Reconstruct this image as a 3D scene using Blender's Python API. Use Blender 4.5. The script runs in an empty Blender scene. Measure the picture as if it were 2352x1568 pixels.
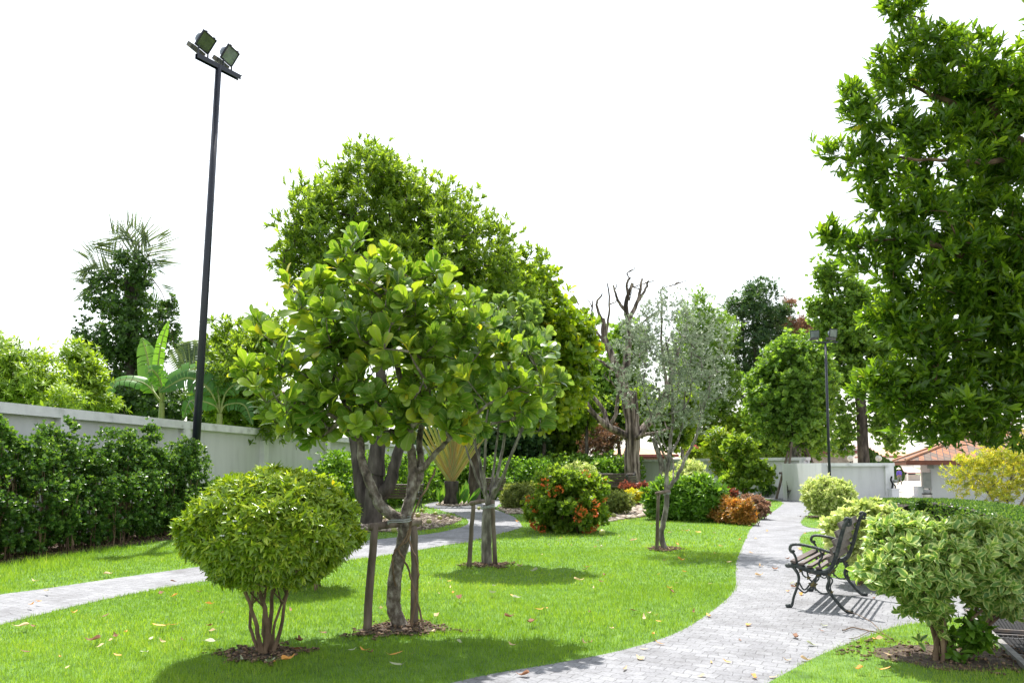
import bpy, math, random
import numpy as np
from mathutils import Vector, Matrix
random.seed(7); RNG = np.random.default_rng(7)
S = bpy.context.scene
COL = S.collection
# ------------------------------------------------------------------ camera
EYE = 1.5
PITCH = math.radians(4.5)
cam_d = bpy.data.cameras.new('camera'); cam = bpy.data.objects.new('camera', cam_d); COL.objects.link(cam)
cam_d.lens = 26.0; cam_d.sensor_width = 36.0; cam_d.clip_end = 3000; cam_d.clip_start = 0.05
cam_d.shift_y = 0.066
cam.location = (0, 0, EYE); cam.rotation_euler = (math.radians(90)+PITCH, 0, 0)
S.camera = cam
# ------------------------------------------------------------------ light
SUN_DIR = Vector((-0.10, 0.45, 1.0)).normalized()      # towards the sun
w = bpy.data.worlds.new('World'); S.world = w; w.use_nodes = True
nt = w.node_tree; bg = nt.nodes['Background']
sky = nt.nodes.new('ShaderNodeTexSky'); sky.sky_type = 'NISHITA'; sky.sun_disc = False
sky.sun_elevation = math.asin(SUN_DIR.z); sky.sun_rotation = math.atan2(SUN_DIR.x, SUN_DIR.y)
sky.air_density = 1.6; sky.dust_density = 1.0; sky.ozone_density = 1.0
hs = nt.nodes.new('ShaderNodeHueSaturation'); hs.inputs['Saturation'].default_value = 0.30
nt.links.new(sky.outputs[0], hs.inputs['Color']); nt.links.new(hs.outputs[0], bg.inputs[0])
bg.inputs[1].default_value = 0.15
sl = bpy.data.lights.new('sun', 'SUN'); so = bpy.data.objects.new('sun', sl); COL.objects.link(so)
sl.energy = 4.6; sl.angle = math.radians(0.6); sl.color = (1.0, 0.965, 0.90)
so.rotation_euler = SUN_DIR.to_track_quat('Z', 'Y').to_euler()
S.view_settings.view_transform = 'Standard'; S.view_settings.look = 'None'
S.view_settings.exposure = 0.95; S.view_settings.gamma = 1.0
S.cycles.max_bounces = 6; S.cycles.transparent_max_bounces = 4; S.cycles.transmission_bounces = 4
S.cycles.caustics_reflective = False; S.cycles.caustics_refractive = False
# ------------------------------------------------------------------ placing helpers (photo is 2352 wide here)
FO = 1699.0; HY = 1073.0; CX = 1176.0
_tp = math.tan(PITCH); _S = 0.066*36/26
def W(x, y, d):
    """world point seen at photo position x, y at distance d along the view"""
    u = (x-CX)/FO; v = (784.0-y)/FO + _S
    fy = math.cos(PITCH)-v*math.sin(PITCH); fz = math.sin(PITCH)+v*math.cos(PITCH)
    t = d/fy
    return Vector((u*t, d, EYE+fz*t))
def G(x, y, z=0.0):
    u = (x-CX)/FO; v = (784.0-y)/FO + _S
    fy = math.cos(PITCH)-v*math.sin(PITCH); fz = math.sin(PITCH)+v*math.cos(PITCH)
    t = (z-EYE)/fz
    return Vector((u*t, fy*t, z))
def GF(x, y, z=0.0): return G(x/1.0884, y/1.0884, z)     # same, full-size photo pixels
# ------------------------------------------------------------------ mesh helpers
def origin(o):
    v = Vector((0, 0, 0))
    while o is not None: v = v+o.location; o = o.parent
    return v
def mk(name, V, F, m, parent=None, smooth=False, attrs=None, local=False, loc=None):
    """V (n,3); F list of faces or (k,c) array -> ONE mesh object"""
    V = np.array(V, dtype=np.float64).reshape(-1, 3)
    if parent is not None and not local: V = V-np.array(origin(parent))
    if loc is not None: V = V-np.array(loc)
    me = bpy.data.meshes.new(name)
    if isinstance(F, np.ndarray):
        n, c = F.shape
        me.vertices.add(len(V)); me.vertices.foreach_set('co', V.astype(np.float32).ravel())
        me.loops.add(n*c); me.loops.foreach_set('vertex_index', F.astype(np.int32).ravel())
        me.polygons.add(n); me.polygons.foreach_set('loop_start', np.arange(0, n*c, c, dtype=np.int32))
        me.update(calc_edges=True)
    else:
        me.from_pydata([tuple(v) for v in V], [], [tuple(f) for f in F]); me.update()
    if smooth: me.polygons.foreach_set('use_smooth', np.ones(len(me.polygons), dtype=bool))
    if attrs is not None:
        a = me.attributes.new('lf', 'FLOAT_VECTOR', 'POINT'); a.data.foreach_set('vector', np.asarray(attrs, dtype=np.float32).ravel())
    for mm in (m if isinstance(m, (list, tuple)) else [m]): me.materials.append(mm)
    o = bpy.data.objects.new(name, me); COL.objects.link(o)
    if parent is not None: o.parent = parent
    if loc is not None: o.location = loc
    return o
def tag(o, label=None, cat=None, group=None, kind=None):
    if label: o['label'] = label
    if cat: o['category'] = cat
    if group: o['group'] = group
    if kind: o['kind'] = kind
    return o
def T(name, label, cat, loc=(0, 0, 0), group=None, rz=0.0):
    o = bpy.data.objects.new(name, None); COL.objects.link(o); o.location = loc; o.rotation_euler = (0, 0, rz)
    o.empty_display_size = 0.2
    return tag(o, label, cat, group)
def dup(root, loc=None, rz=None, label=None, scale=None, parent=None):
    kids = [c for c in bpy.data.objects if c.parent == root]
    r = root.copy(); COL.objects.link(r)
    if parent is not None: r.parent = parent
    if loc is not None: r.location = loc
    if rz is not None: r.rotation_euler = (0, 0, rz)
    if label: r['label'] = label
    if scale: r.scale = (scale,)*3
    for c in kids: dup(c, parent=r)
    return r
class MB:
    def __init__(s): s.V = []; s.F = []
    def add(s, V, F):
        b = len(s.V); s.V += [tuple(v) for v in V]; s.F += [tuple(i+b for i in f) for f in F]; return s
    def box(s, x0, x1, y0, y1, z0, z1, M=None):
        V = [Vector((x, y, z)) for z in (z0, z1) for y in (y0, y1) for x in (x0, x1)]
        if M is not None: V = [M @ v for v in V]
        return s.add(V, [(0, 2, 3, 1), (4, 5, 7, 6), (0, 1, 5, 4), (2, 6, 7, 3), (0, 4, 6, 2), (1, 3, 7, 5)])
    def tube(s, P, R, n=8, cap=True):
        V, F = tube(P, R, n, cap); return s.add(V, F)
    def ball(s, c, r, n=12, sz=1.0):
        V = []; F = []
        for i in range(n//2+1):
            a = math.pi*i/(n//2)
            for j in range(n):
                b = 2*math.pi*j/n
                V.append((c[0]+r*math.sin(a)*math.cos(b), c[1]+r*math.sin(a)*math.sin(b), c[2]+r*sz*math.cos(a)))
        for i in range(n//2):
            for j in range(n):
                F.append((i*n+j, (i+1)*n+j, (i+1)*n+(j+1) % n, i*n+(j+1) % n))
        return s.add(V, F)
    def lathe(s, c, prof, n=20):
        V = []; F = []
        for (r, z) in prof:
            for j in range(n):
                b = 2*math.pi*j/n; V.append((c[0]+r*math.cos(b), c[1]+r*math.sin(b), c[2]+z))
        for i in range(len(prof)-1):
            for j in range(n):
                F.append((i*n+j, i*n+(j+1) % n, (i+1)*n+(j+1) % n, (i+1)*n+j))
        return s.add(V, F)
    def prism(s, poly, z0, z1):
        n = len(poly); V = [(p[0], p[1], z0) for p in poly]+[(p[0], p[1], z1) for p in poly]
        return s.add(V, [tuple(range(n))[::-1], tuple(range(n, 2*n))]+[(i, (i+1) % n, n+(i+1) % n, n+i) for i in range(n)])
    def build(s, name, m, parent=None, smooth=False, local=False, loc=None): return mk(name, s.V, s.F, m, parent, smooth, local=local, loc=loc)
def tube(P, R, n=8, cap=True):
    P = [Vector(p) for p in P]; k = len(P)
    if not hasattr(R, '__len__'): R = [R]*k
    V = []; F = []; up = None
    for i in range(k):
        t = (P[min(i+1, k-1)]-P[max(i-1, 0)])
        t = t.normalized() if t.length > 1e-9 else Vector((0, 0, 1))
        if up is None:
            up = t.orthogonal().normalized()
        else:
            up = (up-t*up.dot(t)); up = up.normalized() if up.length > 1e-6 else t.orthogonal().normalized()
        b = t.cross(up)
        for j in range(n):
            a = 2*math.pi*j/n; V.append(P[i]+(up*math.cos(a)+b*math.sin(a))*R[i])
    for i in range(k-1):
        for j in range(n):
            F.append((i*n+j, i*n+(j+1) % n, (i+1)*n+(j+1) % n, (i+1)*n+j))
    if cap: F.append(tuple(range(n))[::-1]); F.append(tuple(range((k-1)*n, k*n)))
    return V, F
def smooth_line(P, k=5, jit=0.0):
    P = [Vector(p) for p in P]; out = []
    Q = [P[0]*2-P[1]]+P+[P[-1]*2-P[-2]]
    for i in range(1, len(Q)-2):
        for j in range(k):
            t = j/k; a, b, c, d = Q[i-1], Q[i], Q[i+1], Q[i+2]
            out.append(0.5*((2*b)+(c-a)*t+(2*a-5*b+4*c-d)*t*t+(3*b-a-3*c+d)*t**3))
    out.append(P[-1])
    if jit: out = [p+Vector((random.uniform(-jit, jit), random.uniform(-jit, jit), random.uniform(-jit, jit)))*(0 if i == 0 else 1) for i, p in enumerate(out)]
    return out
# ------------------------------------------------------------------ materials
def newmat(name):
    m = bpy.data.materials.new(name); m.use_nodes = True; return m, m.node_tree, m.node_tree.nodes['Principled BSDF']
def ramp(nt, cols, pos=None):
    r = nt.nodes.new('ShaderNodeValToRGB'); e = r.color_ramp.elements; n = len(cols)
    for i, c in enumerate(cols):
        p = pos[i] if pos else i/max(1, n-1)
        el = e[i] if i < 2 else e.new(p)
        el.position = p; el.color = (*c, 1)
    return r
def surf(name, cols, scale=4.0, rough=0.7, bump=0.3, bscale=None, metal=0.0, detail=6, stretch=None, dist=0.02, pos=None):
    m, nt, b = newmat(name); N = nt.nodes; L = nt.links
    tc = N.new('ShaderNodeTexCoord'); mp = N.new('ShaderNodeMapping'); L.new(tc.outputs['Object'], mp.inputs[0])
    if stretch: mp.inputs['Scale'].default_value = stretch
    n1 = N.new('ShaderNodeTexNoise'); n1.inputs['Scale'].default_value = scale; n1.inputs['Detail'].default_value = detail
    L.new(mp.outputs[0], n1.inputs['Vector'])
    r = ramp(nt, cols, pos or [0.3+0.4*i/max(1, len(cols)-1) for i in range(len(cols))])
    L.new(n1.outputs['Fac'], r.inputs[0]); L.new(r.outputs[0], b.inputs['Base Color'])
    b.inputs['Roughness'].default_value = rough; b.inputs['Metallic'].default_value = metal
    if bump:
        n2 = N.new('ShaderNodeTexNoise'); n2.inputs['Scale'].default_value = bscale or scale*4; n2.inputs['Detail'].default_value = 8
        L.new(mp.outputs[0], n2.inputs['Vector'])
        bp = N.new('ShaderNodeBump'); bp.inputs['Strength'].default_value = bump; bp.inputs['Distance'].default_value = dist
        L.new(n2.outputs['Fac'], bp.inputs['Height']); L.new(bp.outputs[0], b.inputs['Normal'])
    return m
LG = 1.25
def leafmat(name, cols, edge=None, vein=None, trans=0.4, rough=0.42, tcol=None, pos=None, ew=(0.45, 0.62), spec=0.5):
    """leaf material: colour per leaf from attribute 'lf' (x = random, y = across, z = along)"""
    cols = [tuple(min(.8, v*LG) for v in c) for c in cols]
    m, nt, b = newmat(name); N = nt.nodes; L = nt.links
    at = N.new('ShaderNodeAttribute'); at.attribute_name = 'lf'
    sp = N.new('ShaderNodeSeparateXYZ'); L.new(at.outputs['Vector'], sp.inputs[0])
    r = ramp(nt, cols, pos); L.new(sp.outputs[0], r.inputs[0]); col = r.outputs[0]
    ab = N.new('ShaderNodeMath'); ab.operation = 'ABSOLUTE'; L.new(sp.outputs[1], ab.inputs[0])
    if edge:
        tc = N.new('ShaderNodeTexCoord'); n1 = N.new('ShaderNodeTexNoise'); n1.inputs['Scale'].default_value = 60
        L.new(tc.outputs['Object'], n1.inputs['Vector'])
        ad = N.new('ShaderNodeMath'); ad.operation = 'MULTIPLY_ADD'; L.new(n1.outputs['Fac'], ad.inputs[0]); ad.inputs[1].default_value = 0.5; L.new(ab.outputs[0], ad.inputs[2])
        mr = N.new('ShaderNodeMapRange'); mr.inputs[1].default_value = ew[0]+.25; mr.inputs[2].default_value = ew[1]+.25; L.new(ad.outputs[0], mr.inputs[0])
        mx = N.new('ShaderNodeMixRGB'); L.new(mr.outputs[0], mx.inputs[0]); L.new(col, mx.inputs[1]); mx.inputs[2].default_value = (*edge, 1); col = mx.outputs[0]
    if vein:
        mr = N.new('ShaderNodeMapRange'); mr.inputs[1].default_value = 0.02; mr.inputs[2].default_value = 0.14; mr.inputs[3].default_value = 0.7; mr.inputs[4].default_value = 0.0
        L.new(ab.outputs[0], mr.inputs[0]); mx = N.new('ShaderNodeMixRGB'); L.new(mr.outputs[0], mx.inputs[0]); L.new(col, mx.inputs[1]); mx.inputs[2].default_value = (*vein, 1); col = mx.outputs[0]
    L.new(col, b.inputs['Base Color']); b.inputs['Roughness'].default_value = rough
    b.inputs['Specular IOR Level'].default_value = spec
    tr = N.new('ShaderNodeBsdfTranslucent')
    mt = N.new('ShaderNodeMixRGB'); mt.blend_type = 'MULTIPLY'; mt.inputs[0].default_value = 1.0; L.new(col, mt.inputs[1])
    mt.inputs[2].default_value = (*(tcol or (1.9, 1.75, 0.6)), 1); L.new(mt.outputs[0], tr.inputs[0])
    ms = N.new('ShaderNodeMixShader'); ms.inputs[0].default_value = trans
    L.new(b.outputs[0], ms.inputs[1]); L.new(tr.outputs[0], ms.inputs[2]); L.new(ms.outputs[0], N['Material Output'].inputs[0])
    return m
# ------------------------------------------------------------------ leaf templates: (x across, y along, z up), faces, across/along attribute
def tmpl(xs, ys, zs, cup=0.0):
    """strip leaf: half widths xs at stations ys, droop zs, two halves folded by cup"""
    V = []; A = []; F = []; n = len(ys); wm = max(xs)
    for i in range(n):
        for sgn in (-1, 0, 1):
            V.append((xs[i]*sgn, ys[i], zs[i]+abs(sgn)*cup*xs[i])); A.append((sgn*xs[i]/wm if 0 < i < n-1 else sgn, ys[i]))
    for i in range(n-1):
        for j in (0, 1):
            a = i*3+j; F.append((a, a+1, a+4, a+3))
    return np.array(V, float), np.array(F), np.array(A, float)
def tmpl_q(w, cup=0.25, m=0.45, droop=-0.08):
    V = np.array([(0, 0, 0), (w, m, cup*w), (0, 1, droop), (-w, m, cup*w)], float)
    return V, np.array([(0, 1, 2), (0, 2, 3)]), np.array([(0, 0), (1, m), (0, 1), (-1, m)], float)
LEAF_S = tmpl_q(0.22)                    # small leaf, two triangles
LEAF_O = tmpl_q(0.33, 0.2, 0.5)
LEAF_N = tmpl_q(0.13, 0.2, 0.45, -0.15)  # narrow
LANCE = tmpl([0.02, 0.095, 0.135, 0.09, 0.005], [0, .3, .55, .8, 1], [0, .03, .02, -.03, -.12], 0.35)
OVATE = tmpl([0.02, 0.24, 0.27, 0.16, 0.005], [0, .25, .5, .78, 1], [0, .04, .04, -.02, -.14], 0.3)
PADDLE = tmpl([0.03, 0.09, 0.18, 0.265, 0.275, 0.20, 0.07], [0, .2, .42, .64, .82, .94, 1.0], [0, .03, .05, .05, .01, -.03, -.06], 0.14)
def norm(a): return a/np.maximum(np.linalg.norm(a, axis=1, keepdims=True), 1e-9)
def leaves(P, D, U, size, tm, rnd, wvar=0.15):
    TV, TF, TA = tm; n = len(P); k = len(TV)
    D = norm(D); X = norm(np.cross(D, U)); Z = np.cross(X, D)
    size = np.broadcast_to(size, (n,)); wv = 1+RNG.normal(0, wvar, n)
    V = (P[:, None]+X[:, None]*(TV[None, :, 0:1]*(size*wv)[:, None, None])+D[:, None]*(TV[None, :, 1:2]*size[:, None, None])+Z[:, None]*(TV[None, :, 2:3]*size[:, None, None]))
    F = (TF[None]+(np.arange(n)*k)[:, None, None]).reshape(-1, TF.shape[1])
    A = np.concatenate([np.broadcast_to(rnd[:, None, None], (n, k, 1)), np.broadcast_to(TA[None], (n, k, 2))], 2)
    return V.reshape(-1, 3), F, A.reshape(-1, 3)
def join(parts):
    V = []; F = []; A = []; b = 0
    for v, f, a in parts: V.append(v); F.append(f+b); A.append(a); b += len(v)
    return np.concatenate(V), np.concatenate(F), np.concatenate(A)
def blob(x, y, rx, ry, d, rd=None):
    c = W(x, y, d); s = d/FO
    return (c.x, c.y, c.z, rx*s, (rd if rd is not None else (rx+ry)*0.5)*s, ry*s)
def sample(blobs, n, shell=0.55, zmin=None, power=0.5):
    B = np.array(blobs); w_ = (B[:, 3]*B[:, 4]*B[:, 5])**(0.7); w_ /= w_.sum()
    i = RNG.choice(len(B), n, p=w_); d = norm(RNG.normal(size=(n, 3))); r = shell+(1-shell)*RNG.random(n)**power
    P = B[i, :3]+d*r[:, None]*B[i, 3:6]
    if zmin is not None: P[:, 2] = np.maximum(P[:, 2], zmin+RNG.random(n)*0.1)
    return P, norm(d/B[i, 3:6])
def foliage(name, parent, m, blobs, clumps, cr, ros, per, size, tm=LEAF_S, cone=0.9, up=0.6, out=0.6, shell=0.45, zmin=None, jit=0.5, svar=0.25, center=None, flat=1.0, power=0.5):
    """leaf rosettes gathered into clumps spread over the blobs; returns the clump centres"""
    C, O = sample(blobs, clumps, shell, zmin, power)
    ci = RNG.integers(0, clumps, ros)
    P = C[ci]+RNG.normal(size=(ros, 3))*np.array([cr, cr, cr*flat])*0.6
    if zmin is not None: P[:, 2] = np.maximum(P[:, 2], zmin)
    ax = norm(O[ci]*out+norm(P-C[ci])*0.5+np.array([0, 0, up])+RNG.normal(size=(ros, 3))*jit*0.6)
    t1 = norm(np.cross(ax, RNG.normal(size=(ros, 3)))); t2 = np.cross(ax, t1)
    n = ros*per; ri = np.repeat(np.arange(ros), per); k = np.tile(np.arange(per), ros)
    ph = k*2.4+RNG.random(n)*0.6; cn = cone*(0.45+0.75*(k/max(1, per-1)))*(1+RNG.normal(0, .15, n))
    D = ax[ri]*np.cos(cn)[:, None]+(t1[ri]*np.cos(ph)[:, None]+t2[ri]*np.sin(ph)[:, None])*np.sin(cn)[:, None]
    Pn = P[ri]-ax[ri]*(k/per*size*0.35)[:, None]
    sz = size*(1+RNG.normal(0, svar, n)).clip(0.4, 1.8)
    rr = np.clip(0.55*RNG.random(ros)[ri]+0.45*RNG.random(n), 0, 1)
    V, F, A = leaves(Pn, D, ax[ri]+RNG.normal(size=(n, 3))*0.15, sz, tm, rr)
    mk(name, V, F, m, parent, attrs=A)
    return C
def skeleton(lines, att, seg=0.25, rtip=0.006, expo=0.45, start=None, jit=0.06, rmax=None, sag=0.0, bias=0.0):
    """lines: [(points, r0, r1)] given limbs; att: points the twigs must reach -> list of tubes"""
    nodes = []; par = []; cnt = []; ok = []; tubes = []
    for li, (P, r0, r1) in enumerate(lines):
        k = len(P); tubes.append((P, [r0+(r1-r0)*i/(k-1) for i in range(k)], 8))
        for i, p in enumerate(P):
            nodes.append(tuple(p)); par.append(r0+(r1-r0)*i/(k-1)); ok.append(start is None or li >= start or i == k-1)
    nodes = [np.array(n) for n in nodes]; ok = list(ok)
    base = np.array(lines[0][0][-1]); order = np.argsort(np.linalg.norm(att-base, axis=1))
    arr = np.array(nodes); rad = list(par); chains = []; ch_of = [-1]*len(nodes); count = []
    okm = np.array(ok)
    for ai in order:
        a = att[ai]; d = np.linalg.norm(arr-a, axis=1)+np.where(okm, 0, 1e6)+bias*np.maximum(0, arr[:, 2]-a[2])
        j = int(np.argmin(d)); dist = float(np.linalg.norm(arr[j]-a)); k = max(1, int(dist/seg)+1)
        pts = [arr[j]]
        for q in range(1, k+1):
            t = q/k; p = arr[j]*(1-t)+a*t
            if q < k: p = p+RNG.normal(size=3)*jit*min(1, dist); p[2] += -sag*dist*4*t*(1-t)
            pts.append(p)
        chains.append([pts, j, ch_of[j]]); ci = len(chains)-1; count.append(1)
        c = ch_of[j]
        while c >= 0: count[c] += 1; c = chains[c][2]
        arr = np.vstack([arr, np.array(pts[1:])]); okm = np.append(okm, [True]*k); ch_of += [ci]*k
    for ci, (pts, j, pc) in enumerate(chains):
        r = rtip*count[ci]**expo
        if rmax: r = min(r, rmax)
        tubes.append((pts, [r+(rtip*0.8-r)*(i/(len(pts)-1)) for i in range(len(pts))], 5 if r < 0.03 else 7))
    return tubes
def tubes_obj(name, tubes, m, parent, smooth=True):
    V = []; F = []; b = 0
    for P, R, n in tubes:
        v, f = tube(P, R, n, cap=False); V += v; F += [tuple(i+b for i in q) for q in f]; b += len(v)
    return mk(name, [tuple(v) for v in V], np.array(F), m, parent, smooth=smooth)
# ================================================================== MATERIALS
M = {}
M['lawn'] = surf('lawn_soil', [(0.05, 0.11, 0.015), (0.10, 0.20, 0.03), (0.16, 0.26, 0.05)], 6, 0.95, 0.6, 60)
M['terrain'] = surf('terrain', [(0.10, 0.14, 0.05), (0.2, 0.2, 0.12)], 1, 0.95, 0.2)
M['soil'] = surf('soil', [(0.035, 0.024, 0.018), (0.09, 0.062, 0.045), (0.17, 0.125, 0.09)], 14, 0.95, 1.0, 60, dist=0.03)
M['plaza'] = surf('plaza_concrete', [(0.42, 0.37, 0.30), (0.52, 0.47, 0.39)], 0.4, 0.85, 0.1)
M['bark_pale'] = surf('bark_pale', [(0.06, 0.048, 0.038), (0.17, 0.14, 0.11), (0.38, 0.35, 0.30)], 17, 0.9, 1.0, 50, stretch=(1, 1, 0.7), pos=[.33, .5, .68], dist=.03)
M['bark_grey'] = surf('bark_grey', [(0.055, 0.048, 0.042), (0.17, 0.15, 0.13), (0.38, 0.35, 0.31)], 13, 0.85, 0.6, 30, stretch=(1, 1, 0.35))
M['bark_dark'] = surf('bark_dark', [(0.022, 0.018, 0.015), (0.07, 0.057, 0.048), (0.14, 0.12, 0.10)], 6, 0.9, 0.9, 25, stretch=(1, 1, 0.3))
M['bark_brown'] = surf('bark_brown', [(0.06, 0.038, 0.022), (0.16, 0.105, 0.065), (0.26, 0.18, 0.11)], 12, 0.85, 0.6, 40, stretch=(1, 1, 0.5))
M['bark_dead'] = surf('bark_dead', [(0.03, 0.022, 0.018), (0.14, 0.105, 0.085), (0.34, 0.28, 0.24)], 5, 0.9, 1.0, 18, stretch=(1.5, 1.5, 0.16), dist=0.06, pos=[.38, .5, .62])
M['wood_stake'] = surf('stake_wood', [(0.05, 0.036, 0.028), (0.14, 0.105, 0.082), (0.26, 0.21, 0.17)], 9, 0.9, 0.8, 30, stretch=(1, 1, 0.25))
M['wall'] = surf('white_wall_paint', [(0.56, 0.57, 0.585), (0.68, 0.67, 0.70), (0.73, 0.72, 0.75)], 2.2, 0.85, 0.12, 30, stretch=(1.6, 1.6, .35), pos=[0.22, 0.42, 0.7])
M['panel'] = surf('shade_toned_panel_paint', [(0.50, 0.49, 0.51), (0.61, 0.60, 0.625), (0.66, 0.65, 0.675)], 2.2, 0.9, 0.15, 30, stretch=(1.6, 1.6, .35), pos=[0.2, 0.42, 0.7])  # same white paint, darkened so the recess shade sits in the colour
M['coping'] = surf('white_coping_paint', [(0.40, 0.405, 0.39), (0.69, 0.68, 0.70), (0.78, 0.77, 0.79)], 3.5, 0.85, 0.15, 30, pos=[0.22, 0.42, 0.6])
M['iron'] = surf('cast_iron', [(0.018, 0.024, 0.027), (0.05, 0.06, 0.062), (0.11, 0.115, 0.105)], 25, 0.5, 0.4, 70, metal=0.3)
M['gold'] = surf('worn_gold', [(0.05, 0.055, 0.03), (0.22, 0.16, 0.05)], 30, 0.5, 0.2, metal=0.3)
M['slat'] = surf('slat_wood', [(0.07, 0.05, 0.045), (0.12, 0.088, 0.078), (0.18, 0.14, 0.125)], 9, 0.5, 0.3, 40, stretch=(3, 0.3, 3))
M['pole'] = surf('pole_paint', [(0.006, 0.008, 0.018), (0.014, 0.018, 0.032)], 3, 0.4, 0.05)
M['lamp_body'] = surf('lamp_housing', [(0.09, 0.11, 0.15), (0.17, 0.19, 0.24)], 9, 0.5, 0.1, metal=0.2)
M['lamp_rust'] = surf('lamp_gear_box', [(0.05, 0.06, 0.085), (0.12, 0.11, 0.11), (0.2, 0.15, 0.12)], 9, 0.6, 0.2)
M['wire'] = surf('wire', [(0.25, 0.26, 0.26), (0.35, 0.36, 0.36)], 9, 0.6, 0)
def glassy(name, c, rough=0.08):
    m, nt, b = newmat(name); n = nt.nodes.new('ShaderNodeTexNoise'); n.inputs['Scale'].default_value = 4
    tc = nt.nodes.new('ShaderNodeTexCoord'); nt.links.new(tc.outputs['Object'], n.inputs['Vector'])
    r = ramp(nt, [tuple(x*0.6 for x in c), c], [0.35, 0.65]); nt.links.new(n.outputs['Fac'], r.inputs[0]); nt.links.new(r.outputs[0], b.inputs['Base Color'])
    b.inputs['Roughness'].default_value = rough; b.inputs['Coat Weight'].default_value = 0.6; return m
M['lamp_glass'] = glassy('lamp_glass', (0.22, 0.26, 0.26))
M['lamp_glass_green'] = glassy('lamp_glass_green', (0.10, 0.125, 0.085))
M['window_glass'] = glassy('window_glass', (0.12, 0.16, 0.20))
M['globe'] = glassy('globe_white', (0.85, 0.84, 0.78), 0.3)
M['roof_pink'] = surf('pale_pink_roof', [(0.50, 0.27, 0.26), (0.6, 0.36, 0.34)], 2, 0.8, 0)  # pale pink, shared by distant roofs and the kiosk awning
M['fascia_red'] = surf('maroon_fascia', [(0.20, 0.055, 0.06), (0.27, 0.09, 0.09)], 2, 0.7, 0)
M['roof_dark'] = surf('dark_roof', [(0.04, 0.035, 0.04), (0.09, 0.08, 0.08)], 3, 0.8, 0.1)
M['roof_orange'] = surf('orange_roof', [(0.45, 0.22, 0.13), (0.6, 0.36, 0.24)], 2, 0.8, 0)
M['eave'] = surf('eave_wood', [(0.12, 0.035, 0.015), (0.2, 0.06, 0.03)], 5, 0.6, 0.1)
M['cream'] = surf('house_wall', [(0.62, 0.60, 0.57), (0.72, 0.70, 0.67)], 2, 0.85, 0)
M['lattice'] = surf('lattice_wall', [(0.25, 0.22, 0.19), (0.42, 0.38, 0.34)], 6, 0.85, 0)
M['grey_box'] = surf('grey_metal', [(0.22, 0.23, 0.22), (0.34, 0.34, 0.33)], 5, 0.5, 0.05)
M['bin'] = surf('steel_bin', [(0.38, 0.35, 0.32), (0.55, 0.52, 0.49)], 5, 0.35, 0, metal=0.4)
M['black'] = surf('black_plastic', [(0.010, 0.010, 0.011), (0.022, 0.022, 0.024)], 30, 0.95, 0.3, 120)
M['kerb'] = surf('kerb_stone', [(0.16, 0.155, 0.15), (0.27, 0.26, 0.25)], 9, 0.85, 0.3)
M['fruit'] = surf('green_fruit', [(0.20, 0.24, 0.04), (0.42, 0.42, 0.12)], 6, 0.4, 0.05)
M['fruit_red'] = surf('red_fruit', [(0.25, 0.03, 0.03), (0.4, 0.08, 0.06)], 6, 0.4, 0.05)
M['pebble'] = surf('pebble', [(0.20, 0.15, 0.11), (0.42, 0.34, 0.27), (0.62, 0.55, 0.46)], 13, 0.8, 0.2, detail=2)
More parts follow.
